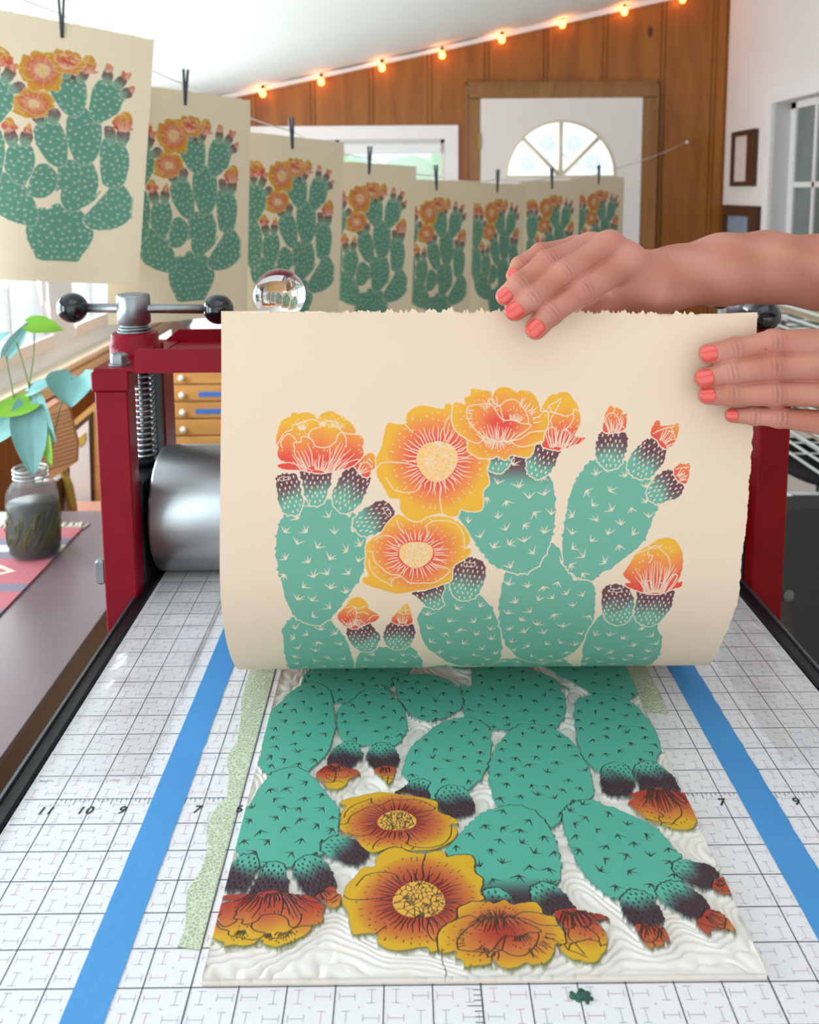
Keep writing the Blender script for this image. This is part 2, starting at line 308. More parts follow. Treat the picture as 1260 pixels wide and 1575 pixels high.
{'n':'bN2','k':'bud','p':[[4.66,1.511],[4.8,1.447],[5.049,1.447],[5.2,1.638],[5.346,1.701],[5.257,2.057],[5.088,2.267],[4.918,2.442],[4.635,2.512],[4.417,2.407],[4.266,2.232],[4.259,2.057],[4.355,1.829],[4.524,1.638]],'b':[4.49,2.46],'t':[5.087,1.511]},
{'n':'bN3','k':'bud','p':[[4.862,2.793],[4.994,2.547],[5.2,2.372],[5.409,2.267],[5.591,2.337],[5.709,2.582],[5.857,2.687],[5.799,2.968],[5.52,3.108],[5.238,3.195],[5.022,3.178],[4.852,2.968]],'b':[4.893,3.073],'t':[5.703,2.442]},
{'n':'fJ1','k':'flower','p':[[-4.032,6.561],[-3.9,6.378],[-3.795,6.255],[-3.638,6.011],[-3.379,5.95],[-3.171,6.133],[-3.092,6.378],[-2.803,6.592],[-2.907,6.806],[-3.224,6.929],[-3.519,7.108],[-3.806,7.001],[-4.01,6.766]],'l':[[[-3.795,6.317],[-3.586,6.255],[-3.43,6.347],[-3.222,6.255]],[[-3.744,6.5],[-3.535,6.317],[-3.483,6.561],[-3.513,6.847]],[[-3.483,6.5],[-3.274,6.47],[-3.117,6.561]],[[-3.117,6.766],[-3.012,6.622],[-2.803,6.592]],[[-3.905,6.766],[-3.751,6.929],[-3.432,6.766],[-3.224,6.888]]],'b':[-3.519,7.143],'t':[-3.43,5.889],'f':[[[-3.519,7.143],200,340,0.133,0.371,12,1.334]]},
{'n':'fJ2','k':'flower','p':[[-2.409,6.684],[-2.23,6.439],[-2.128,6.317],[-2.028,6.164],[-1.894,6.317],[-1.834,6.622],[-1.813,6.888],[-2.117,6.966],[-2.408,6.847]],'l':[[[-2.229,6.5],[-2.071,6.561],[-1.863,6.531]],[[-2.179,6.408],[-2.021,6.439],[-1.919,6.378]],[[-2.053,6.194],[-2.02,6.5]]],'b':[-2.105,7.072],'t':[-2.053,6.194],'f':[[[-2.103,7.214],240,300,0.239,0.451,7,1.332]]},
{'n':'fN1','k':'flower','p':[[3.501,1.224],[3.528,0.874],[3.625,0.652],[3.711,0.588],[3.802,0.652],[3.872,0.62],[4.018,0.715],[4.058,0.811],[4.146,0.779],[4.165,0.97],[4.112,1.192],[3.795,1.272]],'l':[[[3.534,1.002],[3.614,0.811],[3.773,0.779],[3.921,0.906],[4.002,1.129]],[[3.773,0.779],[3.804,0.683]],[[3.989,0.843],[4.035,1.065],[4.11,1.161]]],'b':[3.8,1.383],'t':[3.76,0.493],'f':[[[3.806,1.511],240,300,0.303,0.712,9,0.894]]},
{'n':'fN2','k':'flower','p':[[4.884,1.352],[4.876,1.192],[4.99,0.97],[5.114,0.97],[5.138,1.097],[5.421,1.065],[5.651,1.033],[5.646,1.288],[5.552,1.542],[5.38,1.67],[5.2,1.622],[5.049,1.447]],'l':[[[4.934,1.288],[5.143,1.192],[5.424,1.129],[5.502,1.256]],[[5.424,1.129],[5.529,1.097]],[[5.358,1.224],[5.502,1.256],[5.583,1.447]]],'b':[5.055,1.574],'t':[5.628,0.938],'f':[[[5.027,1.733],285,345,0.338,0.748,8,0.893]]},
{'n':'fN3','k':'flower','p':[[5.586,2.232],[5.722,2.092],[5.9,2.092],[6.025,2.092],[6.022,2.407],[5.926,2.635],[5.744,2.565],[5.631,2.442]],'l':[[[5.639,2.232],[5.798,2.197],[5.976,2.18]],[[5.665,2.407],[5.806,2.372],[5.952,2.442]]],'b':[5.599,2.512],'t':[6.178,1.957],'f':[[[5.567,2.582],300,360,0.214,0.464,6,0.981]]},
{'n':'fR','k':'flower','p':[[4.323,5.291],[4.417,5.068],[4.665,4.675],[4.99,4.444],[5.153,4.329],[5.318,4.244],[5.659,4.244],[5.906,4.501],[6.029,4.9],[5.986,5.291],[5.952,5.514],[6.064,5.486],[6.056,5.639],[5.866,5.706],[5.488,5.873],[5.141,5.873],[4.781,5.773],[4.474,5.639],[4.404,5.542],[4.574,5.514]],'l':[[[4.43,4.9],[4.557,4.732],[4.831,4.615],[4.998,4.558],[4.982,4.705],[5.13,4.76],[5.035,4.956]],[[4.998,4.558],[5.218,4.444],[5.401,4.615],[5.589,4.788],[5.664,5.068],[5.596,5.403]],[[4.962,4.444],[5.053,4.529],[5.279,4.501],[5.387,4.415]],[[4.963,5.839],[5.011,5.572],[5.085,5.458],[5.183,5.572],[5.194,5.839]],[[5.53,5.773],[5.633,5.486],[5.785,5.291],[5.903,5.319],[5.837,5.514],[5.698,5.739]],[[5.362,5.806],[5.409,5.542],[5.499,5.572],[5.473,5.773]]],'b':[5.272,5.975],'t':[5.19,4.043],'f':[[[5.332,6.385],232,308,0.466,1.253,20,1.173]]},
{'n':'f0b','k':'flower','p':[[-3.617,2.153],[-3.493,2.054],[-3.321,1.869],[-3.121,1.801],[-3.016,1.96],[-3.035,2.203],[-3.135,2.253],[-3.206,2.451],[-3.409,2.401]],'l':[[[-3.466,2.104],[-3.266,2.054],[-3.111,2.203]],[[-3.217,1.96],[-3.114,2.054]]],'b':[-3.611,2.401],'t':[-2.822,1.643],'f':[[[-3.561,2.401],280,350,0.101,0.404,6,0.981]]},
{'n':'f0','k':'flower','p':[[-5.855,1.328],[-5.81,1.102],[-5.662,0.922],[-5.487,0.877],[-5.439,0.764],[-5.237,0.796],[-5.012,0.764],[-4.809,0.832],[-4.705,0.945],[-4.608,0.809],[-4.408,0.742],[-4.283,0.733],[-4.104,0.832],[-3.9,0.922],[-3.694,1.102],[-3.615,1.238],[-3.613,1.328],[-3.461,1.35],[-3.371,1.485],[-3.403,1.643],[-3.372,1.823],[-3.47,1.96],[-3.618,2.104],[-3.818,2.203],[-4.069,2.253],[-4.321,2.302],[-4.674,2.342],[-5.029,2.277],[-5.13,2.253],[-5.433,2.253],[-5.686,2.228],[-5.84,2.129],[-5.487,2.054],[-5.741,2.005],[-5.845,1.823],[-5.798,1.643],[-5.876,1.553]],'l':[[[-5.85,1.576],[-5.728,1.395],[-5.63,1.26],[-5.43,1.192],[-5.407,1.08],[-5.182,1.021],[-4.907,0.945],[-4.73,0.967],[-4.653,1.035],[-4.552,1.057]],[[-4.973,1.328],[-4.851,1.192],[-4.625,1.125],[-4.627,1.048],[-4.352,0.976],[-4.15,1.021],[-4.07,1.192],[-3.891,1.292],[-3.613,1.319]],[[-5.37,1.643],[-5.372,1.53],[-5.171,1.508],[-5.173,1.395],[-5.008,1.373],[-4.844,1.472],[-4.74,1.621],[-4.436,1.652],[-4.187,1.517],[-4.117,1.328],[-3.992,1.274],[-3.887,1.418],[-3.872,1.643]],[[-5.697,1.666],[-5.751,1.517],[-5.553,1.305],[-5.349,1.418],[-5.297,1.517]],[[-4.949,1.283],[-4.946,1.418]],[[-5.487,2.054],[-5.132,2.153],[-4.827,2.277]],[[-4.346,1.643],[-4.329,1.914],[-4.398,2.253]],[[-4.095,2.253],[-3.821,2.054],[-3.52,1.96]],[[-5.344,1.643],[-5.34,1.823],[-5.184,2.054],[-4.978,2.277]]],'b':[-4.723,2.401],'t':[-4.763,0.652],'f':[[[-4.692,2.699],222,258,0.582,1.189,7,0.981],[[-4.692,2.699],262,300,0.455,0.885,9,0.981],[[-4.69,2.798],292,322,0.557,1.417,9,0.98],[[-4.548,1.192],250,300,0.101,0.227,6,0.894],[[-5.15,1.328],240,300,0.151,0.353,7,0.894],[[-4.243,1.328],240,320,0.227,0.428,8,0.894]]},
{'n':'f2','k':'flower','p':[[-3.23,4.426],[-3.057,4.221],[-2.808,4.068],[-2.565,3.709],[-2.317,3.53],[-1.854,3.709],[-1.452,3.607],[-0.944,3.607],[-0.583,3.761],[-0.318,4.016],[-0.228,4.323],[-0.372,4.528],[-0.194,4.528],[-0.211,4.71],[-0.383,4.835],[-0.631,4.985],[-0.698,5.185],[-0.711,5.435],[-0.964,5.535],[-1.268,5.65],[-1.677,5.739],[-2.294,5.829],[-2.709,5.709],[-3.019,5.62],[-3.278,5.485],[-3.282,5.335],[-3.129,5.285],[-3.24,4.985],[-3.221,4.735]],'l':[[[-3.005,4.272],[-2.754,4.144],[-2.448,4.195],[-2.261,4.451]],[[-2.147,4.068],[-2.306,3.863],[-2.363,3.684]],[[-1.529,4.272],[-1.46,4.068],[-1.493,3.863],[-1.32,3.735],[-0.94,3.709],[-0.631,3.812],[-0.415,4.119],[-0.372,4.528]],[[-3.2,4.579],[-3.045,4.63],[-2.962,4.885],[-2.725,5.085],[-2.516,5.235],[-2.206,5.285],[-1.942,5.485],[-1.53,5.51],[-1.171,5.485],[-0.873,5.285],[-0.777,5.135],[-0.987,5.035],[-1.272,4.96]],[[-3.142,4.835],[-3.084,5.085],[-2.871,5.335],[-2.61,5.485],[-2.453,5.59]],[[-2.453,5.59],[-2.434,5.385],[-2.205,5.31]],[[-1.399,3.658],[-1.32,3.735]]],'c':[-1.769,4.684],'R':[0.485,0.368],'y':2.9,'f':[[[-1.769,4.684],0,360,0.543,0.969,40,0.759]]},
{'n':'f1','k':'flower','p':[[-2.991,1.914],[-2.872,1.688],[-2.826,1.508],[-2.737,1.102],[-2.613,1.035],[-2.209,1.066],[-2.166,0.832],[-1.995,0.674],[-1.695,0.598],[-1.392,0.652],[-1.089,0.674],[-1.043,0.562],[-0.866,0.584],[-0.786,0.697],[-0.412,1.495],[0.065,1.909],[0.266,2.04],[0.182,2.215],[0.245,2.495],[0.269,2.67],[0.097,2.88],[0.126,3.23],[0.044,3.409],[-0.205,3.445],[-0.529,3.39],[-0.594,3.553],[-0.843,3.589],[-1.075,3.499],[-1.453,3.575],[-1.752,3.729],[-2.008,3.652],[-2.271,3.396],[-2.304,3.096],[-2.584,3.046],[-2.795,2.699],[-2.953,2.451],[-2.984,2.203]],'l':[[[-2.984,2.203],[-2.811,2.064],[-2.407,2.054],[-2.052,2.104],[-1.747,2.178]],[[-2.7,2.476],[-2.489,2.798],[-2.132,2.897],[-1.83,2.848],[-1.682,2.699]],[[-1.05,3.499],[-1.14,3.096],[-1.125,2.749]],[[-1.011,1.508],[-1.072,1.192],[-0.98,0.922],[-0.832,0.832]],[[-2.184,1.08],[-1.976,1.283]],[[-0.65,1.733],[-0.351,1.643],[0.004,1.688]],[[-0.406,1.508],[-0.349,1.688],[0.01,1.869]]],'c':[-1.247,2.029],'R':[0.581,0.536],'y':2.55,'f':[[[-1.247,2.029],0,360,0.61,1.074,46,0.923]]},
{'n':'f4','k':'flower','p':[[1.694,0.763],[1.791,0.54],[1.96,0.318],[2.137,0.318],[2.188,0.254],[2.454,0.254],[2.566,0.381],[2.714,0.54],[2.794,0.731],[2.834,1.018],[2.744,1.24],[2.679,1.367],[2.929,1.393],[2.984,1.431],[2.829,1.558],[2.618,1.622],[2.303,1.733],[2.088,1.717],[1.837,1.67],[1.761,1.558],[1.858,1.304],[1.921,1.113],[1.894,0.89]],'l':[[[1.744,0.683],[1.853,0.747],[1.918,0.604],[2.04,0.54],[2.161,0.477],[2.282,0.397]],[[1.936,0.604],[1.975,0.699],[2.086,0.795],[2.135,0.699],[2.25,0.477]],[[1.871,0.763],[2.049,0.763],[2.265,0.827],[2.408,0.858],[2.619,0.795],[2.65,0.699],[2.794,0.731]],[[2.619,0.795],[2.642,0.922],[2.526,1.113],[2.387,1.208]],[[1.907,1.208],[1.994,1.145],[2.119,1.177],[2.196,1.304],[2.152,1.527],[2.087,1.686]],[[2.224,1.558],[2.319,1.272],[2.423,1.208],[2.532,1.272],[2.539,1.431],[2.403,1.59]],[[2.028,1.113],[1.986,0.954],[2.052,0.827]],[[2.302,1.717],[2.58,1.558],[2.716,1.399],[2.929,1.399]]],'b':[2.161,1.749],'t':[2.347,0.254],'f':[[[2.174,2.075],245,335,0.446,1.034,20,0.982]]},
{'n':'f3','k':'flower','p':[[-0.841,0.922],[-0.817,0.572],[-0.695,0.515],[-0.48,0.572],[-0.503,0.413],[-0.347,0.318],[-0.334,0.175],[-0.103,0.19],[0.218,0.238],[0.294,0.365],[0.394,0.19],[0.57,0.121],[0.783,0.143],[0.964,0.254],[1.139,0.197],[1.389,0.254],[1.574,0.445],[1.653,0.636],[1.694,0.763],[1.871,0.763],[1.915,0.954],[1.888,1.177],[1.821,1.272],[1.76,1.527],[1.549,1.59],[1.519,1.717],[1.419,1.909],[1.17,1.909],[0.883,1.861],[0.71,1.989],[0.456,1.877],[0.387,1.941],[0.067,1.957],[-0.185,1.877],[-0.369,1.717],[-0.396,1.463],[-0.669,1.272],[-0.818,1.081]],'l':[[[-0.424,0.636],[-0.231,0.588],[0.23,0.566],[0.377,0.699],[0.49,0.858],[0.636,0.97],[0.92,0.97],[1.137,1.049],[1.35,1.065],[1.423,1.113],[1.321,1.208],[1.078,1.367],[0.833,1.495],[0.478,1.495],[0.154,1.415],[-0.1,1.272],[-0.321,1.049],[-0.434,0.858],[-0.424,0.636]],[[0.375,0.636],[0.516,0.604],[0.688,0.477],[0.9,0.445],[1.081,0.54],[1.267,0.763],[1.346,0.954],[1.35,1.065]],[[0.157,0.509],[0.225,0.429],[0.333,0.461],[0.372,0.556],[0.516,0.604]],[[-0.396,1.463],[-0.09,1.558],[0.101,1.415]],[[0.833,1.495],[1.088,1.638],[1.372,1.622],[1.618,1.542],[1.83,1.495]],[[0.869,1.495],[1.151,1.431],[1.43,1.272],[1.855,1.24]],[[0.516,0.604],[0.557,0.763],[0.636,0.97]]],'c':[0.57,1.113],'R':[0.462,0.35],'y':2.9,'f':[[[0.492,1.877],222,318,0.463,0.962,16,0.901],[[0.472,1.336],30,150,0.196,0.463,12,0.894],[[0.893,1.177],250,320,0.249,0.462,8,0.895],[[0.532,1.049],215,262,0.569,0.818,7,0.895],[[0.857,1.177],285,350,0.676,0.96,10,0.895],[[0.384,0.89],150,200,0.675,0.853,7,0.895]]}]
PTAB=[[-1.98, 0.868, 8.203, 12.987], [0.175, 0.827, 7.997, 10.826], [1.845, 0.764, 7.866, 9.003], [3.3, 0.715, 7.772, 7.528], [4.627, 0.661, 7.767, 6.197], [5.558, 0.62, 7.846, 5.198], [6.684, 0.586, 8.198, 4.051], [7.767, 0.561, 8.826, 2.926], [8.539, 0.567, 9.391, 2.17], [9.377, 0.592, 10.116, 1.478]]
HANDS={'hand1': {'fingers': [[[2.086, 7.659, 12.569, 0.3], [2.505, 7.765, 12.998, 0.33], [3.398, 8.038, 13.567, 0.385], [4.843, 8.836, 14.301, 0.46]], [[1.524, 7.727, 13.064, 0.29], [1.987, 7.771, 13.411, 0.33], [2.902, 8.104, 14.049, 0.37], [4.332, 8.899, 14.76, 0.4]], [[1.273, 7.879, 13.44, 0.26], [1.69, 7.973, 13.784, 0.29], [2.522, 8.444, 14.312, 0.34], [3.842, 9.199, 14.727, 0.37]], [[1.573, 8.5, 13.951, 0.22], [1.769, 8.635, 14.212, 0.25], [2.417, 8.977, 14.53, 0.29], [3.507, 9.594, 14.65, 0.33]]], 'palm': [[[4.843, 8.836, 14.301, 0.46], [5.161, 9.177, 13.843, 0.62]], [[4.332, 8.899, 14.76, 0.4], [5.075, 9.295, 13.965, 0.6]], [[3.842, 9.199, 14.727, 0.37], [4.922, 9.602, 13.996, 0.55]], [[3.507, 9.594, 14.65, 0.33], [4.921, 9.993, 13.905, 0.5]], [[4.843, 8.836, 14.301, 0.46], [4.872, 9.366, 13.734, 0.5]], [[5.161, 9.177, 13.843, 0.66], [5.623, 9.352, 13.654, 0.8]], [[5.075, 9.295, 13.965, 0.6], [5.921, 9.754, 13.65, 0.8]], [[4.921, 9.993, 13.905, 0.5], [5.905, 10.032, 13.468, 0.72]], [[4.823, 9.142, 13.568, 0.42], [5.621, 9.325, 13.449, 0.66]], [[4.797, 9.386, 13.126, 0.38], [5.794, 9.585, 13.134, 0.55]], [[4.727, 9.503, 13.247, 0.35], [3.716, 9.112, 12.545, 0.33]], [[3.716, 9.112, 12.545, 0.33], [2.878, 8.778, 12.282, 0.29]]], 'arm': [[[5.676, 9.551, 13.634, 0.84], [6.494, 9.766, 13.76, 0.88]], [[6.494, 9.766, 13.76, 0.88], [7.934, 10.085, 13.932, 1.04]], [[7.934, 10.085, 13.932, 1.04], [9.403, 10.387, 13.974, 1.05]], [[9.403, 10.387, 13.974, 1.05], [11.097, 10.657, 13.781, 1.1]], [[11.097, 10.657, 13.781, 1.1], [14.699, 11.38, 13.263, 1.3]], [[14.699, 11.38, 13.263, 1.3], [21.438, 12.627, 12.228, 1.7]]]}, 'hand2': {'fingers': [[[6.754, 7.448, 11.887, 0.275], [7.477, 7.412, 12.013, 0.31], [8.418, 7.232, 12.213, 0.345], [10.91, 7.318, 12.179, 0.4]], [[6.643, 7.361, 11.224, 0.29], [7.331, 7.329, 11.386, 0.33], [8.395, 7.148, 11.574, 0.375], [11.116, 7.136, 11.572, 0.42]], [[6.726, 7.349, 10.758, 0.265], [7.38, 7.299, 10.782, 0.31], [8.427, 7.102, 10.854, 0.345], [11.074, 7.138, 10.824, 0.4]], [[7.411, 7.322, 10.199, 0.2], [7.993, 7.268, 10.189, 0.235], [8.603, 7.114, 10.187, 0.275], [10.639, 7.22, 9.908, 0.38]]], 'palm': [[[10.91, 7.318, 12.179, 0.4], [13.007, 7.562, 11.799, 0.55]], [[11.116, 7.136, 11.572, 0.42], [13.005, 7.527, 11.536, 0.55]], [[11.074, 7.138, 10.824, 0.4], [13.001, 7.457, 11.008, 0.55]], [[10.639, 7.22, 9.908, 0.38], [13.055, 7.484, 10.458, 0.55]], [[13.007, 7.562, 11.799, 0.55], [14.611, 7.778, 11.201, 0.7]], [[13.055, 7.484, 10.458, 0.55], [14.61, 7.755, 11.024, 0.7]], [[13.112, 7.582, 10.435, 0.5], [11.5, 8.323, 10.65, 0.35]], [[11.5, 8.323, 10.65, 0.35], [10.025, 8.784, 11.036, 0.33]], [[10.025, 8.784, 11.036, 0.33], [8.887, 8.753, 11.146, 0.28]]], 'arm': [[[14.611, 7.767, 11.113, 0.85], [17.123, 8.245, 10.994, 0.95]], [[17.123, 8.245, 10.994, 0.95], [25.367, 9.898, 10.788, 1.5]]]}}
PRINTS=[[-28.245, 57.42, 29.689, 33, 6], [-20.891, 66.487, 25.269, 48, 2.4], [-12.857, 77.604, 21.881, 47, 2.7], [-5.455, 88.351, 19.481, 42, 2], [2.503, 99.172, 17.655, 45, 1], [11.376, 111.192, 17.29, 50, 1], [20.708, 122.304, 17.704, 44, 0], [30.085, 133.452, 18.39, 42, 0]]
# ---------- the cactus design, drawn in inches: u across, v away from its flowering end ----------
def crom(p, n=6, closed=True):
    p = np.array(p, float); N = len(p); out = []
    for i in range(N if closed else N - 1):
        a, b, c, d = (p[(i - 1) % N], p[i], p[(i + 1) % N], p[(i + 2) % N]) if closed else (p[max(i - 1, 0)], p[i], p[i + 1], p[min(i + 2, N - 1)])
        for t in np.arange(n) / n:
            out.append(.5 * ((2 * b) + (c - a) * t + (2 * a - 5 * b + 4 * c - d) * t * t + (3 * b - a - 3 * c + d) * t ** 3))
    if not closed: out.append(p[-1])
    return np.array(out)
def srgb(h): return np.array([int(h[i:i + 2], 16) / 255 for i in (0, 2, 4)])
def ramp(t, stops):
    xs = [s[0] for s in stops]; cs = np.array([s[1] for s in stops])
    return np.stack([np.interp(t, xs, cs[:, k]) for k in range(3)], -1)
PALS = [dict(teal=srgb('6fa591'), purp=srgb('6b454b'), red=srgb('de4e42'), org=srgb('e8834a'), yel=srgb('e8a83c'), core=srgb('efb670')),
        dict(teal=srgb('58aa96'), purp=srgb('45303a'), red=srgb('a93a2e'), org=srgb('c2653a'), yel=srgb('d6a42c'), core=srgb('e0a648'))]
def draw_design(RES, u0, u1, v0, v1, seed=3):
    rg = np.random.RandomState(seed)
    W = int((u1 - u0) * RES) + 1; Hh = int((v1 - v0) * RES) + 1
    us = u0 + np.arange(W) / RES; vs = v0 + np.arange(Hh) / RES
    M = np.zeros((Hh, W), np.float32); L = np.zeros((Hh, W), np.float32); S = np.zeros((Hh, W), np.int16)
    C = [np.zeros((Hh, W, 3), np.float32) for _ in PALS]
    LW = .024
    def win(a, b, c, d):
        i0 = max(0, int((c - v0) * RES)); i1 = min(Hh, int((d - v0) * RES) + 2); j0 = max(0, int((a - u0) * RES)); j1 = min(W, int((b - u0) * RES) + 2)
        return slice(i0, i1), slice(j0, j1)
    def sdf(poly, pad):
        a = poly.min(0) - pad; b = poly.max(0) + pad; w = win(a[0], b[0], a[1], b[1])
        X, Y = np.meshgrid(us[w[1]], vs[w[0]]); X = X.astype(np.float32); Y = Y.astype(np.float32)
        if X.size == 0: return w, X, Y, X
        d2 = np.full(X.shape, 1e9, np.float32); ins = np.zeros(X.shape, bool)
        for p, q in zip(poly, np.roll(poly, -1, 0)):
            ex, ey = q - p; l = ex * ex + ey * ey + 1e-12
            t = np.clip(((X - p[0]) * ex + (Y - p[1]) * ey) / l, 0, 1)
            d2 = np.minimum(d2, (X - p[0] - ex * t) ** 2 + (Y - p[1] - ey * t) ** 2)
            if p[1] != q[1]: ins ^= ((p[1] > Y) != (q[1] > Y)) & (X < ex * (Y - p[1]) / ey + p[0])
        d = np.sqrt(d2); return w, X, Y, np.where(ins, -d, d)
    def stroke(p, q, r0, r1, sid, val=1.0):
        p = np.array(p, float); q = np.array(q, float); m = max(r0, r1) + 2 / RES
        w = win(min(p[0], q[0]) - m, max(p[0], q[0]) + m, min(p[1], q[1]) - m, max(p[1], q[1]) + m)
        X, Y = np.meshgrid(us[w[1]], vs[w[0]])
        if X.size == 0: return
        e = q - p; l = e @ e + 1e-12; t = np.clip(((X - p[0]) * e[0] + (Y - p[1]) * e[1]) / l, 0, 1)
        d = np.hypot(X - p[0] - e[0] * t, Y - p[1] - e[1] * t) - (r0 + (r1 - r0) * t)
        cov = np.clip(.5 - d * RES, 0, 1) * val
        if sid is not None: cov = cov * (S[w] == sid)
        L[w] = np.maximum(L[w], cov)
    def inside(p, poly, marg):
        e = np.roll(poly, -1, 0) - poly; w_ = p - poly; t = np.clip((w_ * e).sum(1) / ((e * e).sum(1) + 1e-12), 0, 1)
        d = np.hypot(*(w_ - e * t[:, None]).T).min(); x, y = p; c = False
        for (ax, ay), (bx, by) in zip(poly, np.roll(poly, -1, 0)):
            if (ay > y) != (by > y) and x < (bx - ax) * (y - ay) / (by - ay) + ax: c = not c
        return c and d > marg
    for sid, s in enumerate(ART, 1):
        k = s['k']; base = crom(s['p'], 6 if k != 'flower' else 4)
        poly = base.copy(); nrm = np.roll(base, -1, 0) - np.roll(base, 1, 0); nrm = nrm[:, ::-1] * [1, -1]; nrm /= np.hypot(*nrm.T)[:, None] + 1e-9
        area = .5 * np.sum(base[:, 0] * np.roll(base[:, 1], -1) - np.roll(base[:, 0], -1) * base[:, 1]); nrm *= np.sign(area)
        amp = {'pad': .014, 'bud': .016, 'flower': .012}[k]
        off = rg.uniform(-amp, amp, len(poly))
        if k != 'flower':
            sp = rg.rand(len(poly)) < (.22 if k == 'pad' else .4); off += sp * (.045 if k == 'pad' else .03)
        poly = poly + nrm * off[:, None]
        w, X, Y, d = sdf(poly, .12)
        if X.size == 0: continue
        # the thin uncut gap around a shape laid over another
        band = np.clip(.5 - (d - LW * 1.5) * RES, 0, 1) * np.clip(.5 + d * RES, 0, 1)
        L[w] = np.where(d < LW * 1.5, np.maximum(L[w], band * M[w]), L[w])
        cov = np.clip(.5 - d * RES, 0, 1)
        for ci, pal in enumerate(PALS):
            if k == 'pad':
                col = np.broadcast_to(pal['teal'], X.shape + (3,)).copy()
                if s.get('pp'):
                    t = np.clip((2.75 - Y) / .75, 0, 1)[..., None]; t = t * t * (3 - 2 * t); col = col * (1 - t) + pal['purp'] * t
            elif k == 'bud':
                b0 = np.array(s['b']); t0 = np.array(s['t']); e = t0 - b0; t = ((X - b0[0]) * e[0] + (Y - b0[1]) * e[1]) / (e @ e)
                t = t + .05 * np.sin(X * 9 + Y * 5); lo, hi = (.3, .75) if ci == 0 else (.22, .62)
                col = ramp(t, [(lo, pal['teal']), (hi, pal['purp'])])
            elif 'b' in s:
                b0 = np.array(s['b']); t0 = np.array(s['t']); e = t0 - b0; t = ((X - b0[0]) * e[0] + (Y - b0[1]) * e[1]) / (e @ e)
                t = t + .04 * np.sin(X * 7)
                small = s['n'] in ('fN1', 'fN2', 'fN3')
                col = ramp(t, [(.1, pal['red']), (.75, pal['org']), (1.1, pal['yel'])] if small else [(.22, pal['red']), (.5, pal['org']), (.75, pal['yel'])])
            else:
                c = s['c']; rr = np.hypot((X - c[0]) / s['R'][0], (Y - c[1]) / s['R'][1]); rr = rr * (1 + .05 * np.sin(3 * np.arctan2(Y - c[1], X - c[0])))
                y_ = s['y']; f3 = s['n'] == 'f3'
                col = ramp(rr, [(.5 if f3 else 1.1, pal['red']), (1.4 if f3 else 1 + (y_ - 1) * .56, pal['org']), (y_, pal['yel'])])
                if not f3: col = np.where((rr < 1.02)[..., None], pal['core'], col)
            C[ci][w] = np.where((d < .03)[..., None] & ((d < .5 / RES) | (M[w] < .5))[..., None], col, C[ci][w])
        M[w] = np.maximum(M[w], cov); ins = d < 0; L[w] = np.where(ins, 0, L[w]); S[w] = np.where(ins, sid, S[w])
        # cut marks
        if k == 'pad':
            a, b = poly.min(0), poly.max(0); pts = []
            for _ in range(1400):
                p = a + rg.rand(2) * (b - a)
                if all((p[0] - q[0]) ** 2 + (p[1] - q[1]) ** 2 > .42 ** 2 for q in pts) and inside(p, base, .11): pts.append(p)
            for p in pts:
                th = rg.uniform(-.9, .9) + (PI if rg.rand() < .12 else 0)
                for j, da in enumerate((-.85, -.1, .75) if rg.rand() < .6 else (-1.1, -.35, .3, 1.0)):
                    ln = rg.uniform(.15, .26) * (.8 if j == 1 else 1); an = th + da + rg.uniform(-.15, .15)
                    stroke(p, p + ln * np.array([math.sin(an), -math.cos(an)]), .024, .006, sid)
        if k == 'bud':
            b0 = np.array(s['b']); t0 = np.array(s['t']); e = t0 - b0; Ln = np.hypot(*e); e /= Ln; n_ = np.array([-e[1], e[0]])
            for i in range(-1, 14):
                for j in range(-6, 7):
                    p = b0 + e * (.1 + i * .135) + n_ * ((j + .5 * (i % 2)) * .15) + rg.uniform(-.022, .022, 2)
                    if inside(p, base, .045): stroke(p - e * .022, p + e * .026, .017, .021, sid)
            if 'r' in s:
                r_ = crom(s['r'], 3)
                for p, q in zip(r_, np.roll(r_, -1, 0)): stroke(p, q, .011, .011, sid)
        if k == 'flower':
            for l in s.get('l', []):
                pl = crom(l, 5, False)
                for p, q in zip(pl, pl[1:]): stroke(p, q, .014, .014, sid)
            for c, a0, a1, r0, r1, n, asp in s['f']:
                c = np.array(c)
                for j in range(n):
                    a = math.radians(a0 + (a1 - a0) * (j + .5 + rg.uniform(-.2, .2)) / n); dr = np.array([math.cos(a), math.sin(a) * asp])
                    rr1 = r1 * rg.uniform(.82, 1.05); bend = rg.uniform(-.05, .05) * r1; nn = np.array([-dr[1], dr[0]])
                    p0, p1, p2 = c + dr * r0, c + dr * (r0 + rr1) / 2 + nn * bend, c + dr * rr1
                    stroke(p0, p1, .0155, .0155, sid); stroke(p1, p2, .0155, .007, sid)
                    for _ in range(2 if a1 - a0 > 300 else 1):
                        if rg.rand() < .8:
                            p = c + dr * rr1 * rg.uniform(1.1, 1.42); stroke(p, p + dr * .035, .012, .009, sid)
            if 'c' in s and s['n'] != 'f3':
                c = np.array(s['c']); R_ = np.array(s['R']); sd = []
                while len(sd) < 70:
                    p = rg.uniform(-1, 1, 2)
                    if p @ p < 1: sd.append(c + p * R_)
                sd = np.array(sd); w = win(c[0] - R_[0] * 1.05, c[0] + R_[0] * 1.05, c[1] - R_[1] * 1.05, c[1] + R_[1] * 1.05)
                X, Y = np.meshgrid(us[w[1]], vs[w[0]])
                dd = np.sort(np.stack([np.hypot(X - q[0], Y - q[1]) for q in sd]), 0)[:2]; e = (dd[1] - dd[0]) * .5
                rr = np.hypot((X - c[0]) / R_[0], (Y - c[1]) / R_[1])
                cv = np.clip(.5 - (e - .007) * RES, 0, 1) * (rr < 1) * (S[w] == sid)
                L[w] = np.maximum(L[w], cv)
    return us, vs, M, L, C

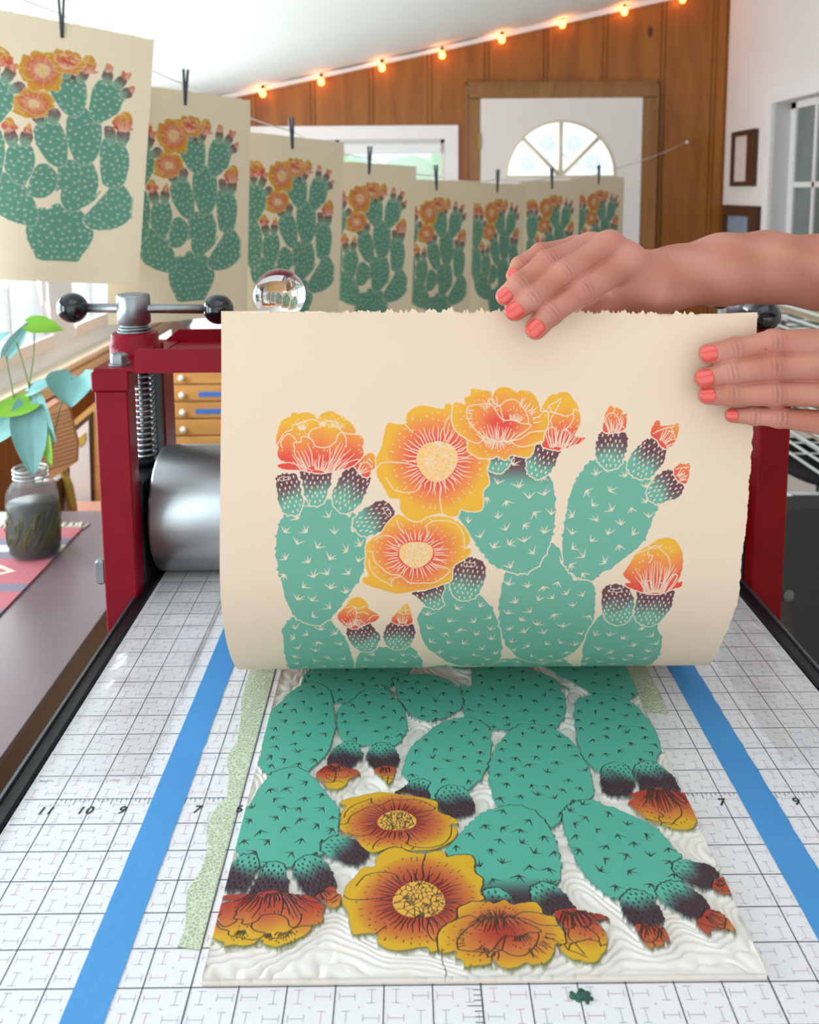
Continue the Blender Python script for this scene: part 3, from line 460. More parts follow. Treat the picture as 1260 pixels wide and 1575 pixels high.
def pchip(xs, ys, x):
    xs = np.array(xs, float); ys = np.array(ys, float); h = np.diff(xs); dl = np.diff(ys) / h; m = np.zeros(len(xs)); m[0], m[-1] = dl[0], dl[-1]
    for i in range(1, len(xs) - 1): m[i] = (dl[i - 1] * h[i] + dl[i] * h[i - 1]) / (h[i] + h[i - 1])
    x = np.asarray(x, float); k = np.clip(np.searchsorted(xs, x) - 1, 0, len(xs) - 2); t = (x - xs[k]) / h[k]
    return (2 * t ** 3 - 3 * t ** 2 + 1) * ys[k] + (t ** 3 - 2 * t * t + t) * h[k] * m[k] + (3 * t * t - 2 * t ** 3) * ys[k + 1] + (t ** 3 - t * t) * h[k] * m[k + 1]
def noise1(n, step, rs):
    a = rs.uniform(-1, 1, int(n / step) + 3); return np.interp(np.arange(n) / step, np.arange(len(a)), a)

RES = 84
us, vs, M, L, CC = draw_design(RES, -6.15, 6.15, .0, 12.6)
PAPER = srgb('e6c8b0')
def with_margins(xs, x0, x1, step=.25):
    a = np.arange(x0, xs[0] - step * .5, step); b = np.arange(xs[-1] + step, x1, step)
    return np.concatenate([a, xs, b, [x1]]), len(a), len(b) + 1

# --- the print being lifted: one sheet, hinged on the block and bent up in the hands ---
TAB = PTAB + [[10.5, .6, 11.25, .93], [11.8, .6, 12.65, .48], [13.2, .6, 14.1, .3], [18.5, .6, 19.3, .28]]
PW = 7.4
def sheet_row(v):
    T = np.array(TAB); return [pchip(T[:, 0], T[:, k], v) for k in (1, 2, 3)]
def lifted_print():
    U, na, nb = with_margins(us, .15 - PW * 1.03, .15 + PW * 1.03, .22)
    rows = vs[vs < 10.2]; Vv, ra, rb = with_margins(rows, -1.98, 18.5, .2); Vv = np.concatenate([[Vv[0], Vv[0] + .03, Vv[0] + .07], Vv[1:]]); ra += 2
    ink = M * (1 - L); ink = ink[:len(rows)]; c = CC[0][:len(rows)]
    A = PAPER + (c - PAPER) * ink[..., None]
    full = np.broadcast_to(PAPER, (len(Vv), len(U), 3)).copy(); full[ra:ra + len(rows), na:na + len(us)] = A
    full[ra + len(rows):, :] = PAPER
    rs = np.random.RandomState(5)
    Xc, Yc, Zc = sheet_row(Vv); Xp = (U - .15) / 1.03
    P = np.zeros((len(Vv), len(U), 3)); P[..., 0] = Xc[:, None] + Xp[None]; P[..., 1] = Yc[:, None]; P[..., 2] = Zc[:, None]
    # deckle edges: top row and right column are torn, the left side is cut
    tn = noise1(len(U), 7, rs) * .06 + noise1(len(U), 3, rs) * .045 + noise1(len(U), 30, rs) * .05
    P[0, :, 2] += tn * (np.clip(Xp + 5, 0, 3) / 3 * .9 + .15) ; P[0, :, 1] += tn * .6
    rn = noise1(len(Vv), 17, rs) * .028 + noise1(len(Vv), 5, rs) * .014 + noise1(len(Vv), 90, rs) * .04
    P[:, -1, 0] += rn
    # gentle handling waves, and a slight rise towards the cut corner
    g = np.exp(-np.clip(Vv, -3, 6) / 3.)[:, None]
    P[..., 1] += .06 * np.sin(Xp * .55 + 1)[None] * g - .05 * g * (Xp[None] / 7) ** 2
    P[..., 2] += (-.012 * Xp[None]) * np.clip(1 - Vv / 9, 0, 1)[:, None]
    o = grid_mesh('lifted_print', P, 'paper_print', full, org=(.6, 8.2, 1.5), flip=True)
    tag(o, 'large cream print of a flowering cactus, held up off the block by two hands', 'print')
lifted_print()

# --- the carved block ---
BX0, BX1, BY0, BY1 = -5.78, 5.96, .03, 17.8
def box_blur(a, r):
    for ax in (0, 1):
        c = np.cumsum(np.pad(a, [(r + 1, r) if i == ax else (0, 0) for i in (0, 1)], mode='edge'), axis=ax)
        n = a.shape[ax]; idx = np.arange(n); a = (np.take(c, idx + 2 * r + 1, ax) - np.take(c, idx, ax)) / (2 * r + 1)
    return a
def block():
    f = 1
    j0, j1 = np.searchsorted(us, [BX0, BX1]); i0 = np.searchsorted(vs, BY0)
    X = us[j0:j1].copy(); X[0] = BX0; X[-1] = BX1
    Yv = np.concatenate([vs[i0:], np.arange(vs[-1] + .3, BY1, .3), [BY1]]); Yv[0] = BY0; nd = len(vs) - i0
    m = M[i0:, j0:j1].astype(float); l = (L * (M > .4))[i0:, j0:j1].astype(float); c = CC[1][i0:, j0:j1]
    rs = np.random.RandomState(2)
    phi = box_blur(box_blur(m, 34), 26)
    yy, xx = np.meshgrid(vs[i0:], X, indexing='ij')
    wob = .3 * np.sin(xx * 2.1 + yy * 1.3) + .22 * np.sin(xx * 4.7 - yy * 3.1) + .12 * np.sin(xx * 11 + yy * 9)
    ph = phi * 24 + wob * 2.0 + yy * 5.2 + xx * 1.0
    gr = np.abs(np.sin(ph)) ** .6
    ph2 = phi * 17 - xx * 4.6 + wob * 3; gr2 = np.abs(np.sin(ph2)) ** .7
    sel = np.clip((np.sin(xx * 1.1 + .7 * yy) + .3) * 2, 0, 1); gr = gr * (1 - sel) + gr2 * sel
    near = box_blur(m, 7)
    z = .055 + .085 * gr + .035 * np.clip(near, 0, 1)
    top = .25 - .028 * l
    z = z * (1 - m) + top * m
    base = np.array([.93, .895, .865]); dark = srgb('3a3330'); rim = srgb('41584e')
    stain = np.clip(np.sin(xx * 3.3 + 2 * np.sin(yy * 2.2)) * np.sin(yy * 4.1 + 1.3) - .8, 0, 1)[..., None] * .8
    cc = base + (srgb('f0c9a0') - base) * stain
    rimw = np.clip(near * 1.3 - .15, 0, 1)[..., None] * .0
    colr = cc * (1 - m[..., None]) + c * m[..., None]
    edge = np.clip(m * (1 - box_blur(m, 2)) * 2.6, 0, 1)[..., None]; colr = colr * (1 - edge * .75) + rim * edge * .75
    colr = colr * (1 - l[..., None] * .88) + dark * l[..., None] * .88
    # the split that runs from the big flower to the near edge
    cx = -.74 + .04 * np.sin(yy * 9); ck = np.clip(1 - np.abs(xx - cx) / .014, 0, 1) * (yy < .66); z -= ck * .08
    colr = colr * (1 - ck[..., None] * .8) + srgb('4a3a34') * ck[..., None] * .8
    z[0] = .17; z[:, 0] = .17; z[:, -1] = .17
    R_, C_ = len(Yv), len(X); P = np.zeros((R_, C_, 3)); P[..., 0] = X[None]; P[..., 1] = Yv[:, None]; P[:nd, :, 2] = z; P[nd:, :, 2] = .2
    P[..., 0] += .02 * np.sin(P[..., 1] * 1.7) * 0
    full = np.broadcast_to(base, (R_, C_, 3)).copy(); full[:nd] = colr
    idx = np.arange(R_ * C_).reshape(R_, C_)
    ring = np.concatenate([idx[0, :], idx[1:, -1], idx[-1, -2::-1], idx[-2:0:-1, 0]]); n = len(ring); V0 = P.reshape(-1, 3)
    low = V0[ring].copy(); low[:, 2] = .004; b0 = R_ * C_
    fs = [(ring[(i + 1) % n], ring[i], b0 + i, b0 + (i + 1) % n) for i in range(n)]
    o = grid_mesh('carved_linoleum_block', P, 'block_ink', full, org=(.1, 8.9, 0), extra=(low, fs), smooth=True)
    tag(o, 'pale carved linocut block with inked cactus and flowers lying on the gridded mat', 'printing block')
block()
del M, L, CC

# --- the prints pegged on the line ---
def hanging_mesh():
    u2, v2, m2, l2, c2 = draw_design(27, -6.2, 6.3, 0, 17.2, seed=9)
    U, na, nb = with_margins(u2, -7.4, 7.4, .3); Vv, ra, rb = with_margins(v2, -1.98, 18.5, .3)
    full = np.broadcast_to(srgb('f0dcbe'), (len(Vv), len(U), 3)).copy(); ink = (m2 * (1 - l2))[..., None]
    full[ra:ra + len(v2), na:na + len(u2)] = srgb('f0dcbe') * (1 - ink) + (c2[0] * np.array([.9, .9, .88])) * ink
    P = np.zeros((len(Vv), len(U), 3)); P[..., 0] = U[None]; P[..., 2] = -(Vv[:, None] + 1.98)
    P[..., 1] = .25 * np.sin(U * .5)[None] * np.linspace(0, 1, len(Vv))[:, None] + .012 * U[None] ** 2 * np.linspace(.2, 1, len(Vv))[:, None]
    P[0, :, 2] += noise1(len(U), 3, np.random.RandomState(1)) * .05
    return P, full
HP, HF = hanging_mesh()
def print_label(i):
    return ['nearest and largest cactus print on the line, cut off by the left edge', 'second cactus print on the line, right of the largest one and above the screw handle',
            'third cactus print on the line, directly behind the glass ball', 'fourth cactus print on the line, with a peg in front of the wall window',
            'fifth cactus print on the line, just left of the door frame', 'sixth cactus print on the line, overlapping the left side of the door',
            'seventh cactus print on the line, under the middle of the fan window', 'last and smallest cactus print, at the right end of the line'][i]
hang0 = None
pegs = []
for i, (x, y, z, psi, tilt) in enumerate(PRINTS):
    if hang0 is None:
        o = hang0 = grid_mesh('hanging_print', HP, 'paper_print', HF)
    else:
        o = hang0.copy(); COL.objects.link(o)
    o.matrix_world = Matrix.Translation(V((x, y, z))) @ Matrix.Rotation(math.radians(psi), 4, 'Z') @ Matrix.Rotation(math.radians(tilt), 4, 'Y')
    o.location = V((x, y, z)); tag(o, print_label(i), 'print', 'prints pegged along the line')
# pegs: two crossed prongs with a coil
pg = thing('clothes_peg', '', 'peg', (0, 0, 0))
for sx in (-1, 1):
    MB().add([(sx * .30, -.10, 1.9), (sx * .10, -.10, 1.9), (sx * .02 - sx * .12, -.10, -1.25), (sx * .12, -.10, -1.25), (sx * .30, .12, 1.9), (sx * .10, .12, 1.9), (sx * .02 - sx * .12, .12, -1.25), (sx * .12, .12, -1.25)],
             [(0, 1, 2, 3), (7, 6, 5, 4), (0, 4, 5, 1), (1, 5, 6, 2), (2, 6, 7, 3), (3, 7, 4, 0)]).build('prong', 'peg_metal', pg)
MB().cyl((0, -.16, .1), (0, .18, .1), .15, n=12).build('spring_coil', 'dark_steel', pg)
pegl = ['dark peg holding the largest print, at the top left', 'dark peg on the second print, against the white ceiling', 'dark peg on the third print, against the pine wall above the glass ball',
        'dark peg on the fourth print, in front of the wall window', 'dark peg on the fifth print, near the right end of the wall window', 'dark peg on the sixth print, over the left side of the white door',
        'dark peg on the seventh print, below the middle of the fan window', 'dark peg on the smallest print, below the right side of the fan window']
for i, (x, y, z, psi, tilt) in enumerate(PRINTS):
    if i == 0: p = pg
    else:
        p = pg.copy(); COL.objects.link(p)
        for ch in [c for c in COL.objects if c.parent == pg]:
            c = ch.copy(); COL.objects.link(c); c.parent = p
    p.location = V((x, y, z)); p.rotation_euler = (0, math.radians(tilt * .6 + (2 if i % 2 else -2)), math.radians(psi * .6)); tag(p, pegl[i], 'peg', 'pegs along the line')
pth = [Vector((PRINTS[0][0] - 16.2, PRINTS[0][1] - 30, 36.4))] + [Vector((p[0], p[1] + .25, p[2] + .55)) for p in PRINTS] + [Vector((61.1, 189.4, 26.6))]
fine = []
for a, b in zip(pth, pth[1:]):
    for k in range(6): t = k / 6; q = a.lerp(b, t); q.z -= .5 * 4 * t * (1 - t); fine.append(q)
fine.append(pth[-1])
o = MB().tube(fine, .07, 6).build('clothesline', 'cord_white'); tag(o, 'thin white line the prints hang from, running to a nail in the pine wall', 'clothesline')
o = MB().lathe((61.1, 189.2, 26.6), [(0, -.5), (.35, -.5), (.35, 0), (.12, .1), (.12, .9), (0, .9)], 12, axis='y').build('wall_hook', 'white_porcelain'); tag(o, 'small white hook in the pine wall where the line ends', 'hook')

# ---------- the press ----------
PR = thing('etching_press', 'red tabletop etching press with steel roller and ball-ended screw handles', 'printing press', (0, 21.7, -1))
BED = MB().box(-12.3, 12.3, -9, 46, -.75, -.07).build('bed', 'black_metal', PR)
for sx in (-1, 1):
    MB().box(sx * 12.42, sx * 12.0, -9, 46, -1.4, .12, bev=.05).build('bed_rail', 'black_metal', PR)
    MB().box(sx * 12.52, sx * 12.43, -9, 46, -1.3, .2).build('rail_edge', 'rail_grey', PR)
for sx in (-1, 1):
    a, b = (-13.65, -12.35) if sx < 0 else (12.5, 13.72)
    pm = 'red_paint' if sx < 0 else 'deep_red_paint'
    # front and rear posts with the slot between them
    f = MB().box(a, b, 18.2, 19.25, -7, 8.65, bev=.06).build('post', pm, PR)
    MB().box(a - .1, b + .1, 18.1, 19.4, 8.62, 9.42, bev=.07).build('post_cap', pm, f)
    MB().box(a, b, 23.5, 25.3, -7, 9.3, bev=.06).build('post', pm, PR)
    MB().box(a - .4, b + .4, 17.9, 25.6, -7.6, -7).build('foot', pm, PR)
    cx = (a + b) / 2; ix = b if sx < 0 else a
    MB().box(a + .02, b + (.45 if sx < 0 else 0) , 18.2, 25.3, 9.42, 9.54).build('top_plate', pm, PR)
    bolt = MB(); bolt.lathe((cx + .15, 18.95, 9.55), [(0, 0), (.42, 0), (.42, .07), (0, .07)], 24, sm=False); bolt.lathe((cx + .15, 18.95, 9.62), [(.36, 0), (.36, .32), (.3, .38), (0, .38)], 6, sm=False)
    bolt.build('bolt', 'steel', PR)
    sx0 = -13.0 if sx < 0 else 12.95
    c = MB(); c.lathe((sx0, 21.7, 9.54), [(1.05, 0), (1.05, .42), (.98, .44), (.98, .84), (.9, .9), (0, .9)], 40); c.box(sx0 - .55, sx0 + .95, 20.75, 22.7, 8.9, 9.95, bev=.08); c.build('screw_boss', pm, PR)
    scr = MB().lathe((sx0, 21.7, 10.3), [(.56, 0)] + [(r, .1 + k * .09 + d) for k in range(5) for r, d in ((.56, 0), (.6, .03), (.6, .05), (.52, .07))] + [(.52, .6)], 32).build('screw', 'steel', PR)
    MB().torus((sx0, 21.7, 10.48), .66, .055).torus((sx0 + .03, 21.7, 10.62), .64, .05).build('thrust_spring', 'steel', scr)
    MB().lathe((sx0, 21.7, 10.78), [(0, 0), (.6, 0), (.69, .08), (.69, 1.2), (.64, 1.3), (.5, 1.32), (0, 1.3)], 40).build('hub', 'steel', scr)
    if sx < 0: e0, e1 = (-15.6, 21.7, 11.5), (-9.4, 21.65, 11.4)
    else: e0, e1 = (12.78, 19.0, 11.32), (13.1, 25.2, 11.4)
    MB().cyl(e0, e1, .2, n=16).build('handle_rod', 'steel', scr)
    for e in (e0, e1): MB().ball(e, .64, 32).build('handle_ball', 'black_plastic', scr)
    # tension spring, slide and bearing block in the slot
    sp = []
    xs_ = -12.72 if sx < 0 else 12.9
    for k in range(17 * 14): th = 2 * PI * k / 14; sp.append((xs_ + .36 * math.cos(th), 21.7 + .36 * math.sin(th), 4.9 + k / (17 * 14) * 4.2))
    MB().tube(sp, .07, 6).build('coil_spring', 'steel', PR)
    MB().cyl((xs_, 21.7, 3), (xs_, 21.7, 9.5), .22, n=16).build('threaded_rod', 'dark_steel', PR)
    MB().box(xs_ - .25, xs_ + .3, 22.5, 23.5, -1, 9.3).build('slide', 'slide_steel', PR)
    h = MB(); h.box(xs_ - .5, xs_ + .42, 19.3, 23.5, -1.2, 4.6, bev=.1); h.cyl((xs_ - .2, 21.7, 4.6), (xs_ - .2, 21.7, 5.0), .5, n=20); h.build('bearing_block', 'black_metal', PR)
tr = MB()
tr.add([(-12.0, 18.1, 9.36), (12.4, 18.1, 9.36), (12.4, 18.1, 10.3), (-11.9, 18.1, 10.3), (-12.0, 18.1, 10.2), (-12.0, 18.22, 9.36), (12.4, 18.22, 9.36), (12.4, 18.22, 10.3), (-11.9, 18.22, 10.3), (-12.0, 18.22, 10.2)],
       [(0, 1, 2, 3, 4), (9, 8, 7, 6, 5), (0, 5, 6, 1), (1, 6, 7, 2), (2, 7, 8, 3), (3, 8, 9, 4), (4, 9, 5, 0)])
tr.box(-12.0, 12.4, 18.2, 24.95, 9.36, 9.5)
tr.add([(-12.9, 24.95, 9.3), (12.4, 24.95, 9.3), (12.4, 24.95, 10.05), (-11.95, 24.95, 10.05), (-12.9, 25.07, 9.3), (12.4, 25.07, 9.3), (12.4, 25.07, 10.05), (-11.95, 25.07, 10.05)],
       [(0, 1, 2, 3), (7, 6, 5, 4), (0, 4, 5, 1), (1, 5, 6, 2), (2, 6, 7, 3), (3, 7, 4, 0)])
tr.build('cross_channel', 'red_paint', PR)
ro = MB().lathe((-12.1, 21.69, 2.72), [(0, 0), (2.45, 0), (2.62, .05), (2.7, .16), (2.7, 24.0), (2.62, 24.15), (0, 24.2)], 96, axis='x').build('roller', 'roller_steel', PR)
MB().cyl((-12.9, 21.69, 2.72), (12.9, 21.69, 2.72), .6).build('axle', 'dark_steel', ro)
MB().lathe((0, 0, 0), [(0, 0)], 3) if False else None
# cast foot bolt beside the left rail and the one outside the right post
MB().box(-14.1, -13.66, 18.4, 18.9, .6, 1.6, bev=.08).build('clamp_screw', 'steel', PR)
MB().lathe((14.0, 18.35, -.1), [(0, -.1), (.2, -.09), (.27, 0), (0, .1)], 20, axis='y').build('foot_plug', 'plug_grey', PR)
st = MB()
for x in (-12, 12):
    for y in (-5, 40): st.box(x - .9, x + .9, y - .9, y + .9, FLOOR, -1.4)
st.box(-12.9, 12.9, -6, -4.4, -4, -2.2); st.box(-12.9, 12.9, 39.2, 40.8, -4, -2.2); st.box(-13, -11.4, -6, 41, -4, -2.2); st.box(11.4, 13, -6, 41, -4, -2.2)
st.box(-14.2, 14.2, 17.6, 26, -9, -7.6); st.build('stand', 'black_metal', PR)

# ---------- the gridded mat ----------
def mat_marks():
    b = MB(); b.box(-11.96, 11.96, -7, 45.5, -.07, 0, 0)
    rs = random.Random(4)
    def hq(x0, x1, y0, y1, m, z=.006): b.add([(x0, y0, z), (x1, y0, z), (x1, y1, z), (x0, y1, z)], [(0, 1, 2, 3)], m)
    for X in range(-11, 12): w = .017 if X in (-6, 6, 0) else .013; hq(X - w, X + w, -5, 44, 1)
    for Y in range(-5, 44): hq(-11.9, 11.9, Y - .013, Y + .013, 1)
    for X in range(-12, 12):
        for Y in range(-5, 20):
            if -5.7 < X < 5 and 0 <= Y < 17: continue
            g = lambda a, c, d, e, m: hq(X + a, X + c, Y + d, Y + e, m, .005)
            w = .008
            for cx_, cy_ in ((.25, .25), (.75, .25), (.25, .75), (.75, .75)):
                mm = 3 if rs.random() < .3 else 2; hz = (X + Y + int(cx_ * 4) // 2 + int(cy_ * 4) // 2) % 2
                if hz: g(cx_ - .16, cx_ + .16, cy_ - w, cy_ + w, mm); g(cx_ - .16 - w, cx_ - .16 + w, cy_ - .09, cy_ + .09, mm); g(cx_ + .16 - w, cx_ + .16 + w, cy_ - .09, cy_ + .09, mm)
                else: g(cx_ - w, cx_ + w, cy_ - .16, cy_ + .16, mm); g(cx_ - .09, cx_ + .09, cy_ - .16 - w, cy_ - .16 + w, mm); g(cx_ - .09, cx_ + .09, cy_ + .16 - w, cy_ + .16 + w, mm)
            g(.47, .53, .495, .505, 3); g(.495, .505, .47, .53, 3)
            g(.38, .62, .5 - w, .5 - w + .001, 2)
            for a in (.125, .375, .5, .625, .875): g(a - .005, a + .005, 0.0, .05, 2); g(0, .05, a - .005, a + .005, 2)
    for k in range(-88, 89):
        if -47 < k < 48: continue
        l = .3 if k % 8 == 0 else (.24 if k % 4 == 0 else (.17 if k % 2 == 0 else .1)); hq(k / 8 - .009, k / 8 + .009, 6 - l, 6, 1, .008)
    for k in range(1, 40): hq(-.3 if k % 4 == 0 else -.17, 0, -k / 8 - .009, -k / 8 + .009, 1, .008)
    o = b.build('cutting_mat', ['mat_white', 'line_dark', 'line_grey', 'line_pink'], org=(0, 20, -.07), fix=False)
    return tag(o, 'white gridded cutting mat with inch numbers covering the press bed', 'cutting mat')
MATO = mat_marks()
for t, x, y in (('11', -11.15, 5.52), ('10', -10.1, 5.52), ('9', -9.12, 5.52), ('7', -7.12, 5.52), ('6', -6.0, 5.52), ('7', 6.92, 5.6), ('9', 8.92, 5.6)):
    cu = bpy.data.curves.new('number', 'FONT'); cu.body = t; cu.size = .40 * K; cu.align_x = 'CENTER'; cu.space_character = 1.15; cu.offset = .00022; cu.shear = .15
    cu.materials.append(MATS['digit_black']); tmp = bpy.data.objects.new('tmp', cu); me = bpy.data.meshes.new_from_object(tmp); bpy.data.objects.remove(tmp); me.name = 'number'; o = bpy.data.objects.new('number', me); COL.objects.link(o); o.parent = MATO
    o.location = ((x) * K, (y - 20 - .12) * K, (.07 + .012) * K)
# tapes
def strip(name, poly, mt, z, label, cat, th=.006):
    o = MB().prism(poly, z, z + th).build(name, mt); return tag(o, label, cat)
def wavy(x0, x1, y0, y1, seed, a=.02, n=60):
    r_ = random.Random(seed); L_ = [(x0 + r_.uniform(-a, a) * .3, y0 + (y1 - y0) * k / n) for k in range(n + 1)]; R_ = [(x1 + r_.uniform(-a, a), y0 + (y1 - y0) * k / n) for k in range(n, -1, -1)]
    return L_[::-1] + R_[::-1]
strip('masking_tape', wavy(-8.42, -7.52, -4, 20.3, 1), 'blue_tape', .012, 'long strip of blue tape on the mat left of the block', 'tape')
strip('masking_tape', wavy(7.48, 8.42, -4, 20.3, 2), 'blue_tape', .012, 'long strip of blue tape on the mat right of the block', 'tape')
def up(l): return crom(l, 3, False).tolist()
WL = [(-6.04, 8.26), (-6.05, 4.41), (-6.01, .93), (-6.53, 1.02), (-6.47, 1.52), (-6.7, 2.62), (-6.61, 2.94), (-6.51, 3.28), (-6.51, 4.12), (-6.69, 4.73), (-6.69, 5.2), (-6.57, 5.73), (-6.41, 6.02), (-6.5, 6.82), (-6.7, 7.55), (-6.72, 8.0), (-6.59, 8.59), (-6.69, 9.72), (-6.86, 10.79), (-6.91, 12.94), (-6.6, 16), (-6.05, 16)]
strip('washi_tape', WL, 'washi', .02, 'torn strip of sage green patterned paper tape along the left side of the block', 'tape')
strip('washi_tape', [(5.99, 15.5), (6.75, 15.4), (6.75, 12.19), (6.71, 9.81), (6.4, 9.84), (5.99, 9.92)], 'washi', .02, 'short end of sage green paper tape right of the block under the print', 'tape')
# clear film, wrinkled, over the two edges of the mat
def film_sheet(x0, x1, y0, y1, seed, label):
    rs = np.random.RandomState(seed); nx, ny = 46, 90
    xx, yy = np.meshgrid(np.linspace(x0, x1, nx), np.linspace(y0, y1, ny)); z = .035 + 0 * xx
    for _ in range(16):
        a = rs.uniform(-.6, .6); f = rs.uniform(.5, 2.2); p = rs.uniform(0, 6); cx, cy = rs.uniform(x0, x1), rs.uniform(y0, y1)
        z += .055 * np.exp(-((xx - cx) ** 2 / 1.5 + (yy - cy) ** 2 / 2.5)) * np.abs(np.sin((xx * a + yy) * f + p))
    fd = np.clip(np.minimum(np.arange(nx), np.arange(nx)[::-1]) / 8, 0, 1)[None] * np.clip(np.minimum(np.arange(ny), np.arange(ny)[::-1]) / 8, 0, 1)[:, None]; z = .018 + (z - .018) * fd
    e = noise1(ny, 15, rs) * .15
    yy[0] += .35 * np.abs(noise1(nx, 5, rs)) * (1 + .5 * np.sin(np.arange(nx) * .2))
    if x0 < 0: xx[:, -1] -= .15 + np.abs(e) * 2
    else: xx[:, -1] -= np.abs(e) * .3
    o = grid_mesh('clear_film', np.stack([xx, yy, z], -1), 'clear_film', org=((x0 + x1) / 2, (y0 + y1) / 2, .02)); tag(o, label, 'plastic sheet')
film_sheet(-11.8, -8.75, 6.6, 20, 3, 'wrinkled clear plastic film lying over the left side of the mat')
film_sheet(9.3, 11.9, 7.2, 20, 6, 'wrinkled clear plastic film lying over the right edge of the mat')
# smudge of green ink in front of the block
b = MB(); rs = random.Random(8)
for k in range(26): a = rs.uniform(0, 6.28); d = rs.random() ** .7 * .22; b.ball((2.02 + d * math.cos(a), -.33 + .8 * d * math.sin(a), .02), rs.uniform(.03, .075), 8, sq=(1.2, 1, .5))
tag(b.build('ink_smudge', 'green_smudge'), 'small dark green smudge of ink on the mat below the block', 'ink smudge')

# ---------- glass ball on its ring ----------
o = MB().ball((-6.8, 21.7, 12.0), 1.1, 64).build('glass_ball', 'glass'); tag(o, 'clear glass ball standing on the press behind the top edge of the lifted print', 'glass ball')
o = MB().torus((-6.8, 21.7, 11.05), .62, .1).lathe((-6.8, 21.7, 9.5), [(.8, 0), (.8, .12), (.3, .35), (.25, 1.0), (.55, 1.5), (.5, 1.56)], 28).build('ball_stand', 'black_metal'); tag(o, 'small dark stand under the glass ball on the press channel', 'stand')
# ---------- the room ----------
YB, XL, XR = 190, -54, 70
def cz(x): return 39.1 + (x + 33.9) * .2108
struct(MB().box(-60, 80, -70, 194, FLOOR - 1, FLOOR).build('floor', 'floor_wood'))
c = MB(); x0, x1 = XL - 3, XR + 3
def slab(a, b, p, q):
    c.add([(a, p, cz(a)), (b, p, cz(b)), (b, q, cz(b)), (a, q, cz(a)), (a, p, cz(a) + 2), (b, p, cz(b) + 2), (b, q, cz(b) + 2), (a, q, cz(a) + 2)], [(0, 1, 2, 3), (7, 6, 5, 4), (0, 4, 5, 1), (1, 5, 6, 2), (2, 6, 7, 3), (3, 7, 4, 0)])
# unseen opening added over the press to let in fill light
slab(x0, x1, -70, -30); slab(x0, -22, -30, 12); slab(26, x1, -30, 12); slab(x0, x1, 12, 191)
struct(c.build('ceiling', 'ceiling_white'))
# white trim along the slope where ceiling meets the pine
c = MB(); c.add([(XL, 188.9, cz(XL) - 1.1), (XR, 188.9, cz(XR) - 1.1), (XR, 188.9, cz(XR)), (XL, 188.9, cz(XL)), (XL, 190, cz(XL) - 1.1), (XR, 190, cz(XR) - 1.1), (XR, 190, cz(XR)), (XL, 190, cz(XL))], [(0, 1, 2, 3), (0, 4, 5, 1), (2, 6, 7, 3)])
struct(c.build('trim_ceiling', 'white_paint'))
# far wall: vertical knotty pine boards with grooves, opening for window and door
g = [-54, -47.5, -34.7, -21.6, -8.7, 4.2, 16.8, 29.8, 42.8, 55.6, 66.9, 70]
w = MB(); WX0, WX1, WZ0, WZ1 = -40, 7.5, -6, 27.7
DX0, DX1, DZ = 15.3, 51.2, 36.4
def clipbox(a, b, y0, y1, zt0, zt1):
    # split the board around the window and the door
    segs = [(FLOOR, None)]
    ho = []
    if b > WX0 and a < WX1: ho.append((WX0, WX1, WZ0, WZ1))
    if b > DX0 and a < DX1: ho.append((DX0, DX1, FLOOR, DZ))
    cuts = sorted({a, b} | {h[0] for h in ho if a < h[0] < b} | {h[1] for h in ho if a < h[1] < b})
    for p, q in zip(cuts, cuts[1:]):
        m = (p + q) / 2; top0 = cz(p); top1 = cz(q); z = FLOOR
        hs = sorted([(h[2], h[3]) for h in ho if h[0] < m < h[1]])
        for h0, h1 in hs:
            if h0 > z: w.box(p, q, y0, y1, z, h0)
            z = h1
        w.add([(p, y0, z), (q, y0, z), (q, y1, z), (p, y1, z), (p, y0, top0), (q, y0, top1), (q, y1, top1), (p, y1, top0)], [(3, 2, 1, 0), (4, 5, 6, 7), (0, 1, 5, 4), (1, 2, 6, 5), (2, 3, 7, 6), (3, 0, 4, 7)])
for a, b in zip(g, g[1:]):
    clipbox(a + .55, b - .55, YB, YB + 2, 0, 0)
    clipbox(b - .35, b + .35, YB - .08, YB + 2, 0, 0)
    clipbox(b - .55, b - .35, YB + .5, YB + 2, 0, 0); clipbox(b + .35, b + .55, YB + .5, YB + 2, 0, 0)
struct(w.build('wall_back', 'knotty_pine'))
# far window, mostly behind the prints
b = MB(); b.box(WX0 - 3, WX1 + 3, YB - .7, YB + .2, WZ1, WZ1 + 3); b.box(WX1, WX1 + 3, YB - .7, YB + .2, WZ0 - 3, WZ1); b.box(WX0 - 3, WX0, YB - .7, YB + .2, WZ0 - 3, WZ1); b.box(WX0 - 3, WX1 + 3, YB - .7, YB + .2, WZ0 - 3, WZ0)
b.box(WX0, WX1, YB + 1.2, YB + 2, WZ1 - .8, WZ1); b.box(WX1 - .8, WX1, YB + 1.2, YB + 2, WZ0, WZ1)
wf = struct(b.build('window_1', 'white_paint'))
b = MB()
for k in range(3): b.box(WX0 + .5, WX1 - .9, YB + .5, YB + 1.1, 26.9 - .8 * k - .75, 26.9 - .8 * k - .05)
b.build('blind', 'white_paint', wf)
MB().box(WX0, WX1, YB + 1.5, YB + 1.6, WZ0, WZ1).build('pane', 'window_pane', wf)
b = MB(); b.box(-17, -16, YB + 1.2, YB + 1.9, WZ0, WZ1); b.build('mullion', 'white_paint', wf)
b = MB(); rs = random.Random(3)
for k in range(110): b.ball((rs.uniform(-60, 25), rs.uniform(236, 250), rs.uniform(FLOOR + 4, 30)), rs.uniform(5, 10), 12)
mat('foliage', 'bfe0b8', .8, vary='e2f2da', vscale=6)
tag(b.build('hedge', 'foliage'), 'pale green foliage outside the far window', 'hedge')
